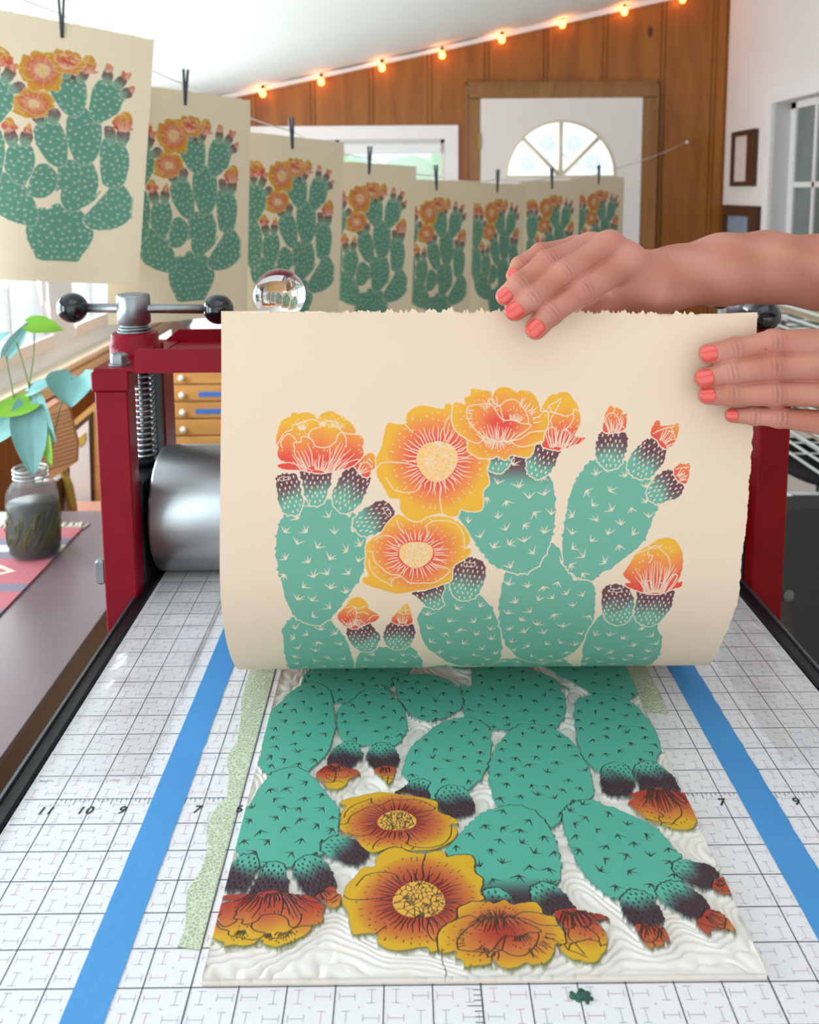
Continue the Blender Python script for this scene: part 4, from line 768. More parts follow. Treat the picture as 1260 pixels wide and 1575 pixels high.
# door with fan light
DR = MB(); cxd, czd, R = 33.1, 19.3, 12.0
def fan(r, a0, a1, n=14): return [(cxd + r * math.cos(math.radians(a0 + (a1 - a0) * k / n)), czd + r * math.sin(math.radians(a0 + (a1 - a0) * k / n))) for k in range(n + 1)]
arc = fan(R, 0, 180, 56)
# slab with a half round opening, built as strips
for (p, q) in zip(arc, arc[1:]):
    DR.add([(p[0], 188.6, p[1]), (q[0], 188.6, q[1]), (q[0], 188.6, 36.3), (p[0], 188.6, 36.3)], [(0, 1, 2, 3)])
DR.box(DX0 + .15, cxd - R, 188.6, 190.3, FLOOR + .5, 36.3); DR.box(cxd + R, DX1 - .15, 188.6, 190.3, FLOOR + .5, 36.3); DR.box(cxd - R, cxd + R, 188.6, 190.3, FLOOR + .5, czd)
for (p, q) in zip(arc, arc[1:]): DR.add([(p[0], 188.6, p[1]), (q[0], 188.6, q[1]), (q[0], 190.3, q[1]), (p[0], 190.3, p[1])], [(0, 1, 2, 3)])
door = struct(DR.build('door_1', 'white_wall', fix=False))
# glazing bars: rim and spokes
b = MB(); b.tube([(x, 188.6, z) for x, z in arc], .3, 8); b.box(cxd - R, cxd + R, 188.3, 189, czd - .3, czd + .3)
for a in (45, 90, 135): q = fan(R, a, a + 1, 1)[0]; b.tube([(cxd, 188.8, czd), (q[0], 188.8, q[1])], .5, 6)
b.build('glazing_bar', 'cream_paint', door)
for a in (0, 45, 90, 135):
    poly = [(cxd, czd)] + fan(R, a, a + 45); pn = MB().prism(poly, 189.2, 189.3, plane='xz').build('pane', 'frost_glow', door)
    m = fan(R * .66, a + 22.5, a + 24, 1)[0]; f = MB()
    for rr in (1.5, .8): f.torus((m[0], 189.12, m[1]), rr, .14, 'y', 16, 4)
    for k in range(8): th = k * PI / 4; f.cyl((m[0] + .8 * math.cos(th), 189.12, m[1] + .8 * math.sin(th)), (m[0] + 1.5 * math.cos(th), 189.12, m[1] + 1.5 * math.sin(th)), .1, n=4)
    m2 = fan(R * .4, a + 30, a + 31, 1)[0]; f.torus((m2[0], 189.12, m2[1]), .45, .12, 'y', 10, 4)
    f.build('frosted_flower', 'frost_flower', pn)
for z in (27, -20): MB().box(14.7, 15.4, 188.2, 188.9, z - 1.7, z + 1.7).build('hinge', 'brass', door)
MB().lathe((47.5, 187.6, -15), [(0, -1.2), (1.1, -1), (1.2, -.3), (.5, .1), (.5, 1)], 20, axis='y').build('door_knob', 'brass', door)
b = MB(); b.box(12.3, DX0, 188.8, 190.1, FLOOR, 36.5); b.box(DX1, 54.2, 188.8, 190.1, FLOOR, 36.5); b.prism([(12.3, 36.3), (54.2, 36.3), (54.2, 39.5), (12.3, 39.5)], 188.8, 190.1, plane='xz')
b.box(12.0, 12.5, 188.5, 190.1, FLOOR, 39.7); b.box(54.0, 54.5, 188.5, 190.1, FLOOR, 39.7); b.box(12.0, 54.5, 188.5, 190.1, 39.3, 39.8)
struct(b.build('trim_1', 'door_casing'))
# left wall with its row of bright windows
b = MB(); top = cz(XL)
wins = [(-40, 2), (10, 44), (48, 76), (84, 117.4), (126.5, 163)]  # the three nearest are out of view, added for more daylight
b.box(XL - 3, XL, -70, 190, 26, top + 1.5); edges = [-70] + [e for w_ in wins for e in w_] + [190]
for a, c_ in zip(edges[::2], edges[1::2]): b.box(XL - 3, XL, a, c_, -5.2, 26)
b.box(XL - 3, XL, -70, 190, -12.8, -5.2)
wl = struct(b.build('wall_left', 'cool_white_wall'))
b = MB(); b.box(XL - 3, XL + .4, -70, 190, FLOOR, -12.8); struct(b.build('baseboard_left', 'dark_pine'))
b = MB(); b.box(XL - .5, XL + 2.6, -70, 189, -9.6, -8.9); b.box(XL, XL + 1.1, -70, 189, -12.9, -9.6); b.box(XL, XL + 1.9, -70, 189, -11.2, -10.6); struct(b.build('trim_2', 'cream_paint'))
for n, (a, c_) in enumerate(wins):
    b = MB()
    b.box(XL - 2, XL + .5, a, c_, -6.0, -4.3); b.box(XL - 2, XL - .4, a, a + 1.6, -5, 26); b.box(XL - 2, XL - .4, c_ - 1.6, c_, -5, 26); b.box(XL - 2, XL - .4, a, c_, 24.5, 26)
    for k in (1, 2): m = a + (c_ - a) * k / 3; b.box(XL - 1.6, XL - 1.0, m - .25, m + .25, -5, 26)
    b.box(XL - 1.6, XL - 1.0, a, c_, 9.6, 10.4)
    o = struct(b.build('window_%d' % (n + 2), 'white_paint')); MB().box(XL - 1.4, XL - 1.3, a, c_, -4.5, 25).build('pane', 'window_pane', o)
# right wall with a recessed window
b = MB(); b.box(XR, XR + 4, -70, 190, 32.6, cz(XR) + 1.5); b.box(XR, XR + 4, 163.2, 190, FLOOR, 32.6); b.box(XR, XR + 4, -70, 190, FLOOR, -12); b.box(XR, XR + 4, -70, 96, -12, 32.6)
struct(b.build('wall_right', 'white_wall'))
b = MB(); b.box(XR - .5, XR, 163.2, 166.2, -14, 35.4); b.box(XR - .5, XR, 93, 163.2, 32.6, 35.4); b.box(XR - .5, XR, 93, 96, -14, 32.6)
struct(b.build('trim_3', 'white_paint'))
b = MB(); b.box(XR + 3.2, XR + 4, 96, 163.2, -12, -9.5); b.box(XR + 3.2, XR + 4, 160.7, 163.2, -12, 32.6); b.box(XR + 3.2, XR + 4, 96, 163.2, 31.4, 32.6)
for z in (17.0, 3): b.box(XR + 3.3, XR + 3.9, 96, 163, z - .5, z + .5)
for y in (152.2, 143.5, 128, 112): b.box(XR + 3.3, XR + 3.9, y - .5, y + .5, -12, 32)
o = struct(b.build('window_7', 'white_paint')); MB().box(XR + 3.6, XR + 3.7, 96, 162, -12, 32).build('pane', 'dark_glass', o)
MB().box(XR + .1, XR + 3.2, 163.05, 163.2, -12, 32.5).build('reveal', 'grey_paint', o)
def frame(y0, y1, z0, z1, fw, inner, label, rfw=None):
    r = thing('picture_frame', label, 'picture', (XR, (y0 + y1) / 2, z0)); b = MB(); rf = rfw or fw
    b.box(XR - 1.1, XR - .02, y0, y1, z0, z0 + fw); b.box(XR - 1.1, XR - .02, y0, y1, z1 - fw, z1); b.box(XR - 1.1, XR - .02, y0, y0 + rf, z0 + fw, z1 - fw); b.box(XR - 1.1, XR - .02, y1 - fw, y1, z0 + fw, z1 - fw)
    b.build('frame', 'picture_frame_brown', r); MB().box(XR - .5, XR - .3, y0 + rf, y1 - fw, z0 + fw, z1 - fw).build('picture', inner, r)
frame(170.5, 183.2, 16.8, 28.3, 1.0, 'picture_mat', 'upper narrow brown picture frame with a pale sheet on the white wall', 3.6)
frame(167.3, 187.3, -1, 12.8, 2.2, 'picture_blue', 'lower brown picture frame with a blue-grey picture on the white wall', 4.5)
# lights along the slope
bl = [(-32.3, 37.8), (-19.5, 40.2), (-6.2, 43.1), (6.9, 45.7), (19.9, 48.9), (33.0, 52.0), (46.4, 54.6), (58.9, 57.1)]
L0 = thing('string_light', '', 'light bulb', (0, 188, 0)); MB().cyl((0, 188, .75), (0, 188, 1.7), .38, .3, n=12).build('socket', 'black_metal', L0)
MB().lathe((0, 188, 0), [(0, -.95), (.45, -.82), (.68, -.35), (.7, .05), (.5, .5), (.3, .8)], 16).build('bulb', 'bulb_glow', L0)
bn = ['lowest glowing bulb of the string lights, at the left by the second print', 'second glowing bulb from the left on the pine wall', 'third glowing bulb from the left on the pine wall', 'glowing bulb to the left above the door frame',
      'glowing bulb above the left half of the door', 'glowing bulb above the right half of the door', 'glowing bulb right of the door near the top edge', 'highest glowing bulb, cut off by the top edge of the photo']
kids = [q for q in COL.objects if q.parent == L0]
for i, (x, z) in enumerate(bl):
    if i == 0: p = L0
    else:
        p = L0.copy(); COL.objects.link(p)
        for ch in kids: q = ch.copy(); COL.objects.link(q); q.parent = p
    p.location = V((x, 188, z)); tag(p, bn[i], 'light bulb', 'string lights along the sloping ceiling')
    li = bpy.data.lights.new('glow', 'POINT'); li.energy = .22; li.color = (1, .38, .14); li.shadow_soft_size = .02; lo = bpy.data.objects.new('glow', li); COL.objects.link(lo); lo.location = V((x, 187.2, z))
pts = []
for (xa, za), (xb, zb) in zip([(-50, 34)] + bl, bl + [(70, 59.6)]):
    for k in range(6): t = k / 6; pts.append((xa + (xb - xa) * t, 188.1, za + (zb - za) * t + 1.75 - .35 * math.sin(PI * t) + .3))
tag(MB().tube(pts, .13, 6).build('light_cord', 'black_metal'), 'dark cord of the string lights along the top of the pine wall', 'cord')

# ---------- furniture and things on the left ----------
T = thing('side_table', 'long dark table with a dull purple-brown top left of the press', 'table', (-37, 33, FLOOR))
MB().box(-52, -21.0, 4, 58, -10.75, -10.4).build('tabletop', 'table_lacquer', T)
MB().box(-51.8, -21.15, 4.2, 57.8, -13.6, -10.75).build('apron', 'table_wood', T)
for x, y in ((-50, 6), (-23, 6), (-50, 56), (-23, 56)): MB().box(x - 1.4, x + 1.4, y - 1.4, y + 1.4, FLOOR, -13.6).build('leg', 'table_wood', T)
b = MB(); z0, z1 = -10.38, -10.26
bands = [(53.9, 51.6, 0), (51.6, 50.2, 2), (50.2, 48.9, 3), (48.9, 47.6, 2), (47.6, 43.2, 0), (43.2, 42, 2), (42, 39.3, 0), (39.3, 38.6, 2), (38.6, 34, 4), (34, 30, 1), (30, 24, 0), (24, 14, 2)]
for a, c_, m in bands: b.box(-46, -27.5, c_, a, z0, z1, m)
for (cx, cy, s) in ((-31.4, 45.3, 1), (-36.6, 45.3, 1), (-41.6, 45.3, 1)):
    for k, (ss, m) in enumerate(((1.0, 3), (.72, 0), (.45, 3), (.25, 2))):
        b.prism([(cx - 2.1 * ss, cy), (cx, cy - 1.5 * ss), (cx + 2.1 * ss, cy), (cx, cy + 1.5 * ss)], z1, z1 + .02 + .01 * k, m)
rs = random.Random(2)
for k in range(90): x = -46 + 18.5 * k / 89; b.tube([(x, 53.9, -10.3), (x + rs.uniform(-.15, .15), 54.3, -10.3), (x + rs.uniform(-.4, .4), 54.8 + rs.uniform(0, .4), -10.33)], .09, 4, 3)
tag(b.build('table_runner', ['rug_pink', 'rug_red', 'rug_slate', 'rug_cream', 'rug_orange']), 'woven pink and grey runner with white fringe on the dark table', 'table runner')
# jar with rooted cuttings
J = thing('glass_jar', 'glass preserving jar of dark water and roots with cuttings, on the woven runner', 'jar', (-29.2, 48.6, -10.25)); jc = (-29.2, 48.6, -10.2)
MB().lathe(jc, [(0, .0), (1.6, 0), (1.85, .2), (1.88, 4.1), (1.75, 4.9), (1.35, 5.5), (1.2, 5.7), (1.2, 6.6), (1.12, 6.6), (1.12, 5.7), (1.25, 5.4)], 40).build('jar_body', 'jar_clear', J)
MB().lathe(jc, [(0, .12), (1.55, .12), (1.78, .3), (1.8, 3.9), (0, 3.9)], 32).build('water', 'water', J)
b = MB(); b.torus((jc[0], jc[1], jc[2] + 5.85), 1.22, .06); b.torus((jc[0], jc[1], jc[2] + 6.15), 1.22, .06); b.torus((jc[0], jc[1], jc[2] + 6.45), 1.22, .06); b.build('jar_thread', 'jar_ring', J)
b = MB(); rs = random.Random(12)
for k in range(26):
    a = rs.uniform(-PI, 0.2); x0_, y0_ = jc[0] + 1.75 * math.cos(a), jc[1] + 1.82 * math.sin(a)
    b.tube([(jc[0] + 1.86 * math.cos(a + q * rs.uniform(.1, .3)), jc[1] + 1.86 * math.sin(a + q * .2), jc[2] + .6 + q * rs.uniform(.5, .8) + rs.uniform(0, .6)) for q in range(5)], .045, 4)
b.build('roots', 'roots', J)
def leaf(name, base, tip, width, m, parent, nrm=(0, -1, .35), cup=.25, drp=.15):
    B, T_ = Vector(base), Vector(tip); d = T_ - B; Ln = d.length; d.normalize(); n = Vector(nrm); n = (n - d * n.dot(d)).normalized(); s = d.cross(n); b = MB(); vs = []; N, Q = 14, 9
    for i in range(N + 1):
        t = i / N; w_ = width * .5 * (math.sin(PI * min(1, t * .98 + .02) ** .62) ** .8 if t < 1 else 0); 
        for j in range(Q):
            u = (j / (Q - 1)) * 2 - 1; back = (-.16 * Ln * abs(u) ** 2 * (1 - t) ** 3)
            vs.append(B + d * (t * Ln + back) + s * (u * w_) + n * (cup * w_ * u * u - drp * Ln * t * t + .03 * math.sin(u * 9)))
    fs = [(i * Q + j, i * Q + j + 1, (i + 1) * Q + j + 1, (i + 1) * Q + j) for i in range(N) for j in range(Q - 1)]
    b.add(vs, fs, 0, True); return b.build(name, m, parent, fix=False)
PL = thing('pothos_cutting', 'leafy cuttings with heart-shaped green and bluish leaves rising from the jar', 'plant', (-29.2, 48.6, -4.0))
leaf('leaf', (-28.0, 47, 7.2), (-25.6, 46.8, 7.0), 1.5, 'leaf_green', PL, (0, -1, .9))
leaf('leaf', (-29.9, 47.5, 5.0), (-28.0, 47, 7.3), 1.0, 'leaf_teal', PL, (.5, -1, .2))
leaf('leaf', (-31.6, 47.5, 5.4), (-29.6, 47, 6.7), 1.0, 'leaf_teal', PL, (.3, -1, .6))
b = leaf('leaf', (-25.1, 47.8, 3.3), (-25.1, 46.2, 1.5), 3.6, 'leaf_teal', PL, (0, -1, .5), .5, .1)
leaf('leaf', (-28.4, 47.4, 2.3), (-26.4, 47.2, 3.4), 1.0, 'leaf_teal', PL, (0, -1, .8))
leaf('leaf', (-28.2, 47.5, 1.4), (-31.2, 46.6, .6), 2.0, 'leaf_green', PL, (0, -1, 1.2), .3, -.1)
leaf('leaf', (-28.6, 47.4, 1.2), (-28.0, 46.2, -3.6), 2.5, 'leaf_teal', PL, (.25, -1, .1), .2, .02)
leaf('leaf', (-27.9, 47.6, 1.9), (-26.6, 46.8, -1.4), 1.5, 'leaf_teal', PL, (-.5, -1, .1), .3, .05)
leaf('leaf', (-27.6, 47.6, -.2), (-26.9, 46.6, -3.0), 1.3, 'leaf_green', PL, (-.5, -1, .1), .3, .05)
leaf('leaf', (-29.4, 47.6, .4), (-31.6, 46.8, -1.6), 1.7, 'leaf_teal', PL, (0, -1, .6), .3, .05)
b = MB()
for P_ in ([(-29, 48.6, -5), (-28.6, 48, -1), (-28.4, 47.5, 2.2), (-28.9, 47.4, 5), (-29.2, 47.4, 6)], [(-29, 48.6, -5), (-28.7, 48, 0), (-28.5, 47.6, 2.4), (-27.9, 47.3, 5), (-27.6, 47, 7.1)],
           [(-28.4, 48.4, -5), (-27.3, 48, -2), (-26.4, 47.7, 1), (-25.4, 47.6, 3.2)], [(-29.5, 48.6, -5), (-29.6, 48, -1), (-29.6, 47.6, 1.5), (-30, 47.5, 5)]):
    b.tube(crom(P_, 5, False).tolist(), .055, 6)
b.build('stem', 'stem_green', PL)
# things leaning behind the table
b = MB(); rot = Matrix.Rotation(math.radians(-12), 3, 'X') @ Matrix.Rotation(math.radians(14), 3, 'Y')
P_ = [(-34.6, -3.0), (-32.3, -1.5), (-31.2, -2.2), (-30.6, -5.5), (-30.75, -7.3), (-33.1, -8.9), (-34.8, -8.4)]
b.prism(P_, 62, 62.5, 0, 'xz')
for k in range(17):
    z = -2.6 - k * .36; xr = -31.05 + max(0, min(1, (-2.6 - z) / 3)) * .35; zz = z + .22; b.add([(-34.6, 61.9, z - 1.1), (xr, 61.9, zz - .12 + 0), (xr, 61.9, zz), (-34.6, 61.9, z - .98)], [(0, 1, 2, 3)], 1) if z > -7.6 else None
b.add([(-34.6, 61.88, -2.95), (-32.3, 61.88, -1.45), (-31.9, 61.88, -1.75), (-34.6, 61.88, -3.5)], [(0, 1, 2, 3)], 2)
tag(b.build('cardboard_sheet', ['cardboard', 'cardboard_dark', 'pink_paper']), 'brown ribbed cardboard panel with a pink top edge leaning behind the plant jar', 'cardboard')
r = thing('leaning_picture', 'pale picture in a wide wooden frame leaning behind the cardboard panel', 'picture', (-33, 70, -17))
b = MB(); b.prism([(-36, -7.4), (-31.0, -3.2), (-31.5, -30), (-36.5, -31)], 70.3, 71, plane='xz'); b.build('frame', 'maple', r)
MB().prism([(-34.8, -7.0), (-31.95, -4.7), (-32.3, -14.2), (-35.2, -16)], 70.1, 70.3, plane='xz').build('rebate', 'picture_frame_brown', r)
MB().prism([(-34.2, -7.1), (-32.3, -5.5), (-32.5, -13.6), (-34.6, -15)], 69.95, 70.1, plane='xz').build('picture', 'picture_mat', r)
MB().prism([(-33.4, -7.3), (-32.6, -6.7), (-32.7, -7.6), (-33.3, -8.2)], 69.85, 69.95, plane='xz').build('mount', 'ochre', r)
tag(MB().tube([(-32.4, 63, -8.2), (-32.0, 63.2, -10), (-31.8, 63.4, -12), (-31.6, 63.4, -13.2)], [.3, .45, .4, .12], 8).build('paint_brush', 'ochre'), 'ochre wooden brush standing against the leaning picture', 'brush')
tag(MB().box(-38, -28.5, 60.5, 69, FLOOR, -13.4).box(-37.6, -28.9, 60.9, 68.6, -13.4, -13.2).build('storage_box', 'pink_paper'), 'pink box standing behind the far end of the dark table', 'box')
tag(MB().box(-34.9, -32.4, 61.5, 64.5, -13.2, -8.95, bev=.1).build('wooden_crate', 'table_wood'), 'small dark wooden crate under the cardboard panel behind the jar', 'crate')
# flat file
Cb = thing('flat_file', 'wooden flat file cabinet with white knobs behind the press', 'cabinet', (-12, 122, FLOOR)); z = -7.2
MB().box(-35, 11, 105.6, 140, FLOOR, -4.3).build('body', 'maple', Cb)
k = 0
while z > FLOOR + 4:
    d = MB().box(-34.2, 10.2, 105, 105.7, z - 2.15, z, bev=.08).build('drawer', 'maple', Cb); k += 1
    for x in (-31.8, 3): MB().lathe((x, 104.9, z - 1.3), [(0, -.7), (.33, -.62), (.45, -.3), (.3, 0), (.2, .2)], 16, axis='y').build('knob', 'white_porcelain', d)
    if k in (2, 3): x0_ = -29.6 if k == 2 else -30.1; MB().box(x0_, x0_ + 5.5, 104.9, 105.02, z - 1.55, z - .9).build('label_tape', 'label_tape', d)
    z -= 2.38
MB().box(-36, 12, 104, 141, -4.3, -3.6).build('top', 'white_paint', Cb)
r = thing('wooden_block', 'small dark wooden block with a round grey knob on the white cabinet top', 'block', (-33, 110, -3.6))
MB().box(-34.0, -31.8, 109, 111, -3.6, .4).build('body', 'picture_frame_brown', r); MB().ball((-31.9, 108.6, -.9), 1.1, 20).build('knob', 'dark_steel', r)
# ---------- right side: drying rack, chair, bag ----------
Rk = thing('drying_rack', 'white wire print drying rack at the right edge', 'rack', (41, 68, FLOOR))
for k in range(14):
    z = 5.6 - k * 1.02; b = MB()
    for x in (33.6, 36.5, 39.5, 42.5, 46): b.cyl((x, 54, z), (x, 84, z), .14, n=6)
    for y in (54, 64, 74, 84): b.cyl((33.6, y, z), (46, y, z), .11, n=6)
    b.build('shelf', 'wire_white', Rk)
b = MB()
for x, y in ((33.6, 84), (46, 84), (46, 54)): b.cyl((x, y, FLOOR), (x, y, 8), .3, n=10)
b.cyl((33.6, 64, -11.5), (46, 64, -11.5), .22, n=8); b.cyl((33.6, 54, -11.5), (33.6, 84, -11.5), .2, n=8); b.cyl((46, 54, -11.5), (46, 84, -11.5), .2, n=8); b.cyl((33.6, 74, -11.5), (46, 74, -11.5), .2, n=8)
b.build('upright', 'wire_white', Rk)
for k, z in enumerate((4.73, -.37, -3.43, -5.47)):
    nm = ['top', 'second', 'third', 'lowest'][k]
    tag(MB().box(34.4, 45, 56, 83, z, z + .12).build('drying_sheet', 'plain_beige'), 'beige sheet on the rack, %s of the four lying there' % nm, 'paper', 'sheets on the drying rack')
b = MB(); b.ball((37.5, 69, -9.9), 3.3, 24, sq=(1, 2.2, .42)); b.ball((41, 70, -10.1), 3.4, 24, sq=(1, 2, .36)); 
tag(b.build('black_bag', 'black_cloth'), 'black bag slumped under the drying rack', 'bag')
tag(MB().box(49, 60, 50, 92, FLOOR, 9).build('storage_cabinet', 'black_cloth'), 'tall black cabinet behind the drying rack', 'cabinet')
Ch = thing('office_chair', 'dark grey seat back right of the red post at the right edge', 'chair', (30, 44, FLOOR))
pf = crom([(23.0, -4.6), (28, -4.2), (36, -4.6), (37.5, -9), (37, -18), (33, -26), (28, -26), (25.6, -20), (24.0, -13), (23.0, -8)], 5).tolist()
MB().prism(pf, 40, 42.4, plane='xz').build('backrest', 'charcoal', Ch); MB().box(24, 38, 42, 56, -30, -27, bev=.5).build('seat', 'charcoal', Ch); MB().cyl((31, 49, FLOOR + 2), (31, 49, -30), .9).build('column', 'black_metal', Ch)
b = MB()
for k in range(5): a = k * 2 * PI / 5; b.tube([(31, 49, FLOOR + 3), (31 + 11 * math.cos(a), 49 + 11 * math.sin(a), FLOOR + 1)], [.9, .6], 8)
b.build('base', 'black_metal', Ch)
# ---------- the person: two hands reaching in from the right ----------
def arm_mesh(name, spec, parent, vox, seed, creases):
    allc = [c for g in ('fingers', 'palm', 'arm') for c in spec[g]]
    pts = np.array([p for c in allc for p in c]); lo = pts[:, :3].min(0) - 1.9; hi = pts[:, :3].max(0) + 1.9
    xmax = spec['xmax']; hi[0] = min(hi[0], xmax + .1)
    n = np.ceil((hi - lo) / vox).astype(int) + 1
    G = [lo[i] + np.arange(n[i], dtype=np.float32) * vox for i in range(3)]
    X, Y, Z = np.meshgrid(*G, indexing='ij')
    BIG = np.float32(5)
    def seg(a, b, out, k):
        a = np.array(a, np.float32); b = np.array(b, np.float32); R = max(a[3], b[3]) + .45
        l = np.minimum(a[:3], b[:3]) - R; h = np.maximum(a[:3], b[:3]) + R
        s = tuple(slice(max(0, int((l[i] - lo[i]) / vox)), min(n[i], int((h[i] - lo[i]) / vox) + 2)) for i in range(3))
        if any(q.stop <= q.start for q in s): return
        x, y, z = X[s] - a[0], Y[s] - a[1], Z[s] - a[2]; e = b[:3] - a[:3]; L2 = float(e @ e) + 1e-9
        t = np.clip((x * e[0] + y * e[1] + z * e[2]) / L2, 0, 1)
        d = np.sqrt((x - e[0] * t) ** 2 + (y - e[1] * t) ** 2 + (z - e[2] * t) ** 2) - (a[3] + (b[3] - a[3]) * t)
        o = out[s]; hh = np.clip(.5 + .5 * (o - d) / k, 0, 1); out[s] = o * (1 - hh) + d * hh - k * hh * (1 - hh)
    D = None
    for f in spec['fingers']:
        F = np.full(X.shape, BIG, np.float32)
        for a, b in zip(f, f[1:]): seg(a, b, F, .10)
        # slight swelling at the joints
        for j in f[1:-1]: seg(j[:3] + [j[3] * 1.03], [j[0] + .01, j[1], j[2], j[3] * 1.03], F, .08)
        if D is None: D = F
        else:
            k = .035; hh = np.clip(.5 + .5 * (D - F) / k, 0, 1); D = D * (1 - hh) + F * hh - k * hh * (1 - hh)
    Pm = np.full(X.shape, BIG, np.float32)
    for c in spec['palm'] + spec['arm']:
        for a, b in zip(c, c[1:]): seg(a, b, Pm, .28)
    k = .16; hh = np.clip(.5 + .5 * (D - Pm) / k, 0, 1); D = D * (1 - hh) + Pm * hh - k * hh * (1 - hh)
    # knuckle and joint creases on the back of each finger
    cam = np.array([-1.45, -17, 16.3])
    for f in spec['fingers']:
        for ji, amp, wl, ext in creases:
            if ji >= len(f): continue
            j = np.array(f[ji][:3]); r = f[ji][3]; ax = np.array(f[ji + 1][:3]) - np.array(f[ji - 1][:3]); ax /= np.linalg.norm(ax); nv = cam - j; nv -= ax * (nv @ ax); nv /= np.linalg.norm(nv); c = j + nv * r
            l = c - .6; h = c + .6; s = tuple(slice(max(0, int((l[i] - lo[i]) / vox)), min(n[i], int((h[i] - lo[i]) / vox) + 2)) for i in range(3))
            if any(q.stop <= q.start for q in s): continue
            dx, dy, dz = X[s] - c[0], Y[s] - c[1], Z[s] - c[2]; al = dx * ax[0] + dy * ax[1] + dz * ax[2]; r2 = dx * dx + dy * dy + dz * dz
            ac2 = r2 - al * al
            D[s] += amp * (.5 + .5 * np.cos(2 * PI * (al + ac2 * .35) / wl)) * np.exp(-(al / ext) ** 2) * np.exp(-ac2 / (.2 ** 2))
    D = np.maximum(D, X - xmax)
    # low frequency tendon and muscle relief
    D += .012 * np.sin(X * 2.3 + Z * 1.7) * np.sin(Y * 2.1 + Z)
    g = openvdb.FloatGrid(); g.copyFromArray(np.ascontiguousarray(D)); P, Q = g.convertToQuads(isovalue=0.0)
    P = np.array(P) * vox + lo
    me = bpy.data.meshes.new(name); v = (P - np.array(ORG[parent.name])) * K
    me.vertices.add(len(v)); me.vertices.foreach_set('co', v.astype(np.float32).ravel()); Q = np.array(Q)[:, ::-1]
    me.loops.add(Q.size); me.loops.foreach_set('vertex_index', Q.ravel().astype(np.int32)); me.polygons.add(len(Q)); me.polygons.foreach_set('loop_start', (np.arange(len(Q)) * 4).astype(np.int32)); me.polygons.foreach_set('use_smooth', np.ones(len(Q), bool))
    me.update(calc_edges=True); me.materials.append(MATS['skin'])
    # natural tone: rosier joints and fingertips, mottled forearm with a few freckles; knuckle creases painted darker
    W_ = np.zeros(len(P)); Ln = np.zeros(len(P)); rs = np.random.RandomState(seed)
    for f in spec['fingers']:
        for ji in range(len(f)):
            j = np.array(f[ji][:3]); W_ = np.maximum(W_, [.55, .35, .8, .6][ji] * np.exp(-((P - j) ** 2).sum(1) / (f[ji][3] * 1.05) ** 2))
            if ji in (1, 2):
                ax = np.array(f[ji + 1][:3]) - np.array(f[ji - 1][:3]); ax /= np.linalg.norm(ax); nv = cam - j; nv -= ax * (nv @ ax); nv /= np.linalg.norm(nv); q = P - j - nv * f[ji][3]; al = q @ ax; ac = (q ** 2).sum(1) - al ** 2
                Ln = np.maximum(Ln, (.5 + .5 * np.cos(2 * PI * (al + ac * .35) / .125)) ** 3 * np.exp(-(al / .15) ** 2) * np.exp(-ac / .05))
    mot = .5 + .25 * np.sin(P[:, 0] * 3.1 + 2 * np.sin(P[:, 2] * 2.3)) + .25 * np.sin(P[:, 2] * 5.3 + P[:, 0] * 1.7 + np.sin(P[:, 1] * 4))
    tone = srgb('c68572') + (srgb('b6715d') - srgb('c68572')) * mot[:, None]; tone = tone + (srgb('b9645a') - tone) * (W_ * .55)[:, None]; tone = tone * (1 - .2 * Ln[:, None])
    fr = P[rs.choice(len(P), 60)]
    for c in fr[fr[:, 0] > 8]: tone *= 1 - .3 * np.exp(-((P - c) ** 2).sum(1) / rs.uniform(.02, .035) ** 2)[:, None]
    at = me.color_attributes.new('ink', 'BYTE_COLOR', 'POINT'); at.data.foreach_set('color_srgb', np.concatenate([tone, np.ones((len(P), 1))], 1).astype(np.float32).ravel())
    o = link(name, me, parent, ORG[parent.name])
    sm = o.modifiers.new('relax', 'SMOOTH'); sm.factor = .5; sm.iterations = 1
    return o
def nails(spec, arm, tilt):
    cam = np.array([-1.45, -17, 16.3])
    for f, (ln, wd, tx) in zip(spec['fingers'], tilt):
        a, b = np.array(f[0][:3]), np.array(f[1][:3]); r = f[0][3]; ax = a - b; ax /= np.linalg.norm(ax); nv = cam - a + np.array(tx) * 10; nv -= ax * (nv @ ax); nv /= np.linalg.norm(nv); s = np.cross(ax, nv)
        N, Q = 12, 13; vs = []
        for i in range(N + 1):
            t = i / N; tt = -ln * .5 + t * ln + .03
            wq = wd * (1 - .55 * max(0, (t - .72) / .28) ** 2.2) * (1 - .45 * max(0, (.25 - t) / .25) ** 2)
            for j in range(Q):
                u = (j / (Q - 1)) * 2 - 1; th = u * wq; rr = r * 1.02 + .012 * (1 - u * u) - .10 * max(0, tt) ** 2 / r - (.02 if i == 0 or j in (0, Q - 1) else 0)
                bow = (1 - u * u) * .035 * (1 if t > .5 else -.6) * abs(t - .5) * 2
                vs.append(a + ax * (tt + bow) + nv * (rr * math.cos(th)) + s * (rr * math.sin(th)))
        b_ = MB().add([tuple(v) for v in vs], [(i * Q + j, i * Q + j + 1, (i + 1) * Q + j + 1, (i + 1) * Q + j) for i in range(N) for j in range(Q - 1)], 0, True)
        o = b_.build('fingernail', 'nail_polish', arm, fix=False); sd = o.modifiers.new('thick', 'SOLIDIFY'); sd.thickness = .0006; sd.offset = 0
PE = thing('person', 'person reaching in from the right, two bare arms with coral fingernails lifting the print', 'person', (24, 12, 8))
H1 = dict(HANDS['hand1']); H1['xmax'] = 24.0
H2 = dict(HANDS['hand2']); H2['xmax'] = 24.0
cr = [(2, .026, .125, .14), (1, .014, .11, .08)]
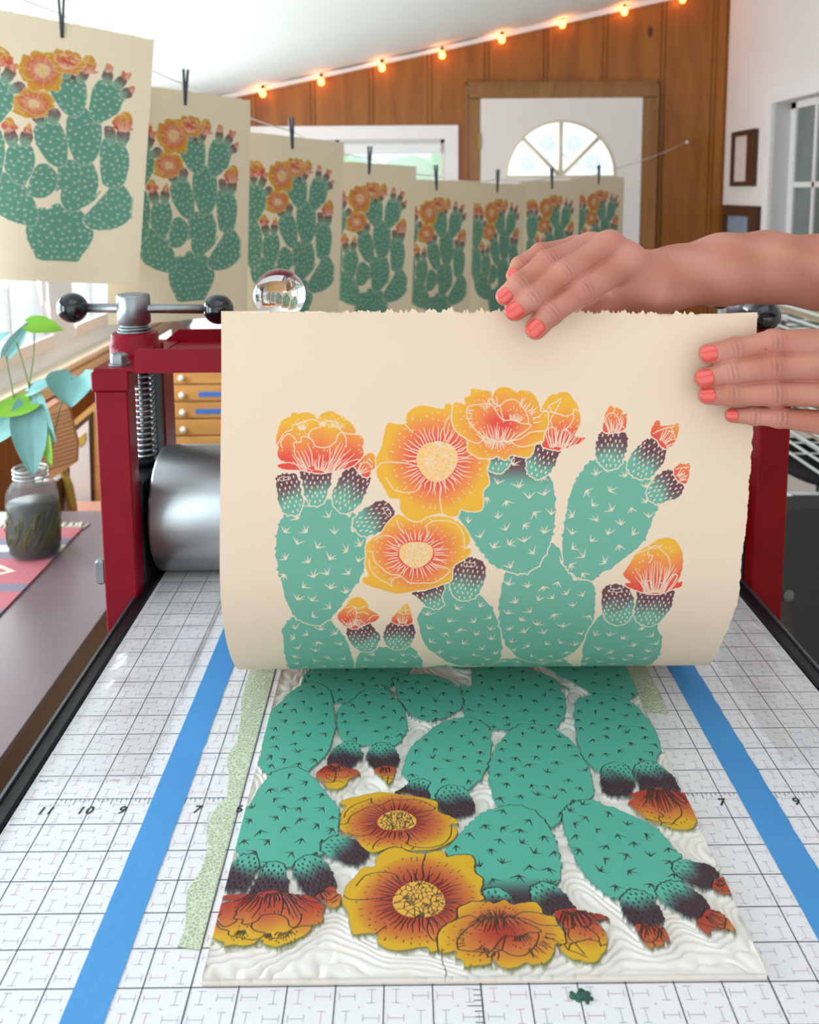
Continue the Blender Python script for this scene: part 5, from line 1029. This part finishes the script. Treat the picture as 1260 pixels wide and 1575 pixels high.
a1 = arm_mesh('arm', H1, PE, .03, 1, cr); nails(H1, a1, [(.44, .95, (0, 0, 0)), (.44, .95, (0, 0, 0)), (.38, .95, (0, 0, .2)), (.3, .9, (0, 0, .5))])
a2 = arm_mesh('arm', H2, PE, .03, 2, cr); nails(H2, a2, [(.42, .95, (0, 0, 0.1)), (.42, .95, (0, 0, .1)), (.36, .95, (0, 0, .2)), (.28, .9, (0, 0, .2))])

# ---------- light ----------
wd = bpy.data.worlds.new('World'); sc.world = wd; wd.use_nodes = True; nt = wd.node_tree; bg = nt.nodes['Background']; bg.inputs[0].default_value = (.80, .95, 1, 1); bg.inputs[1].default_value = 1.3
def area(name, loc, rot, sx, sy, e, col):
    l = bpy.data.lights.new(name, 'AREA'); l.shape = 'RECTANGLE'; l.size = sx * K; l.size_y = sy * K; l.energy = e; l.color = col
    o = bpy.data.objects.new(name, l); COL.objects.link(o); o.location = V(loc); o.rotation_euler = [math.radians(a) for a in rot]; return o
area('daylight_left', (-56.5, 34, 12), (0, -92, 0), 34, 110, 76, (.76, .92, 1))
area('daylight_left_far', (-56.5, 125, 12), (0, -100, 0), 34, 80, 52, (.92, .98, 1))
area('fill_behind', (-10, -68, 10), (95, 0, 0), 120, 60, 5, (1, .96, .92))  # unseen fill panel added at the open back of the room
area('overhead_fill', (2, -9, cz(2) + 2.5), (0, -11.9, 0), 46, 40, 1.5, (1, .98, .97))  # added overhead fill, shining through the unseen ceiling opening
# ---------- camera ----------
cd = bpy.data.cameras.new('Camera'); cam = bpy.data.objects.new('Camera', cd); COL.objects.link(cam); sc.camera = cam
F_, yaw, pitch, roll, PY = 1410.36, .0042, .1319, -.0071, 481.025
cam.location = V((-1.4459, -16.9981, 16.3123))
ca, sa, cb, sb, cc_, sc_ = math.cos(yaw), math.sin(yaw), math.cos(pitch), math.sin(pitch), math.cos(roll), math.sin(roll)
fw = Vector((sa * cb, ca * cb, -sb)); r0 = Vector((ca, -sa, 0)); u0_ = r0.cross(fw); rr_ = r0 * cc_ + u0_ * sc_; uu_ = -r0 * sc_ + u0_ * cc_
cam.rotation_euler = Matrix((rr_, uu_, -fw)).transposed().to_euler()
cd.sensor_fit = 'VERTICAL'; cd.sensor_height = 24; cd.lens = 24 * F_ / 1575; cd.shift_y = (PY - 787.5) / 1575; cd.clip_start = .02; cd.clip_end = 100
cd.dof.use_dof = True; cd.dof.focus_distance = 26.5 * K; cd.dof.aperture_fstop = cd.lens / 2.6
sc.view_settings.view_transform = 'Standard'; sc.view_settings.look = 'None'; sc.view_settings.gamma = 1; sc.view_settings.exposure = 0.1
sc.cycles.use_denoising = True
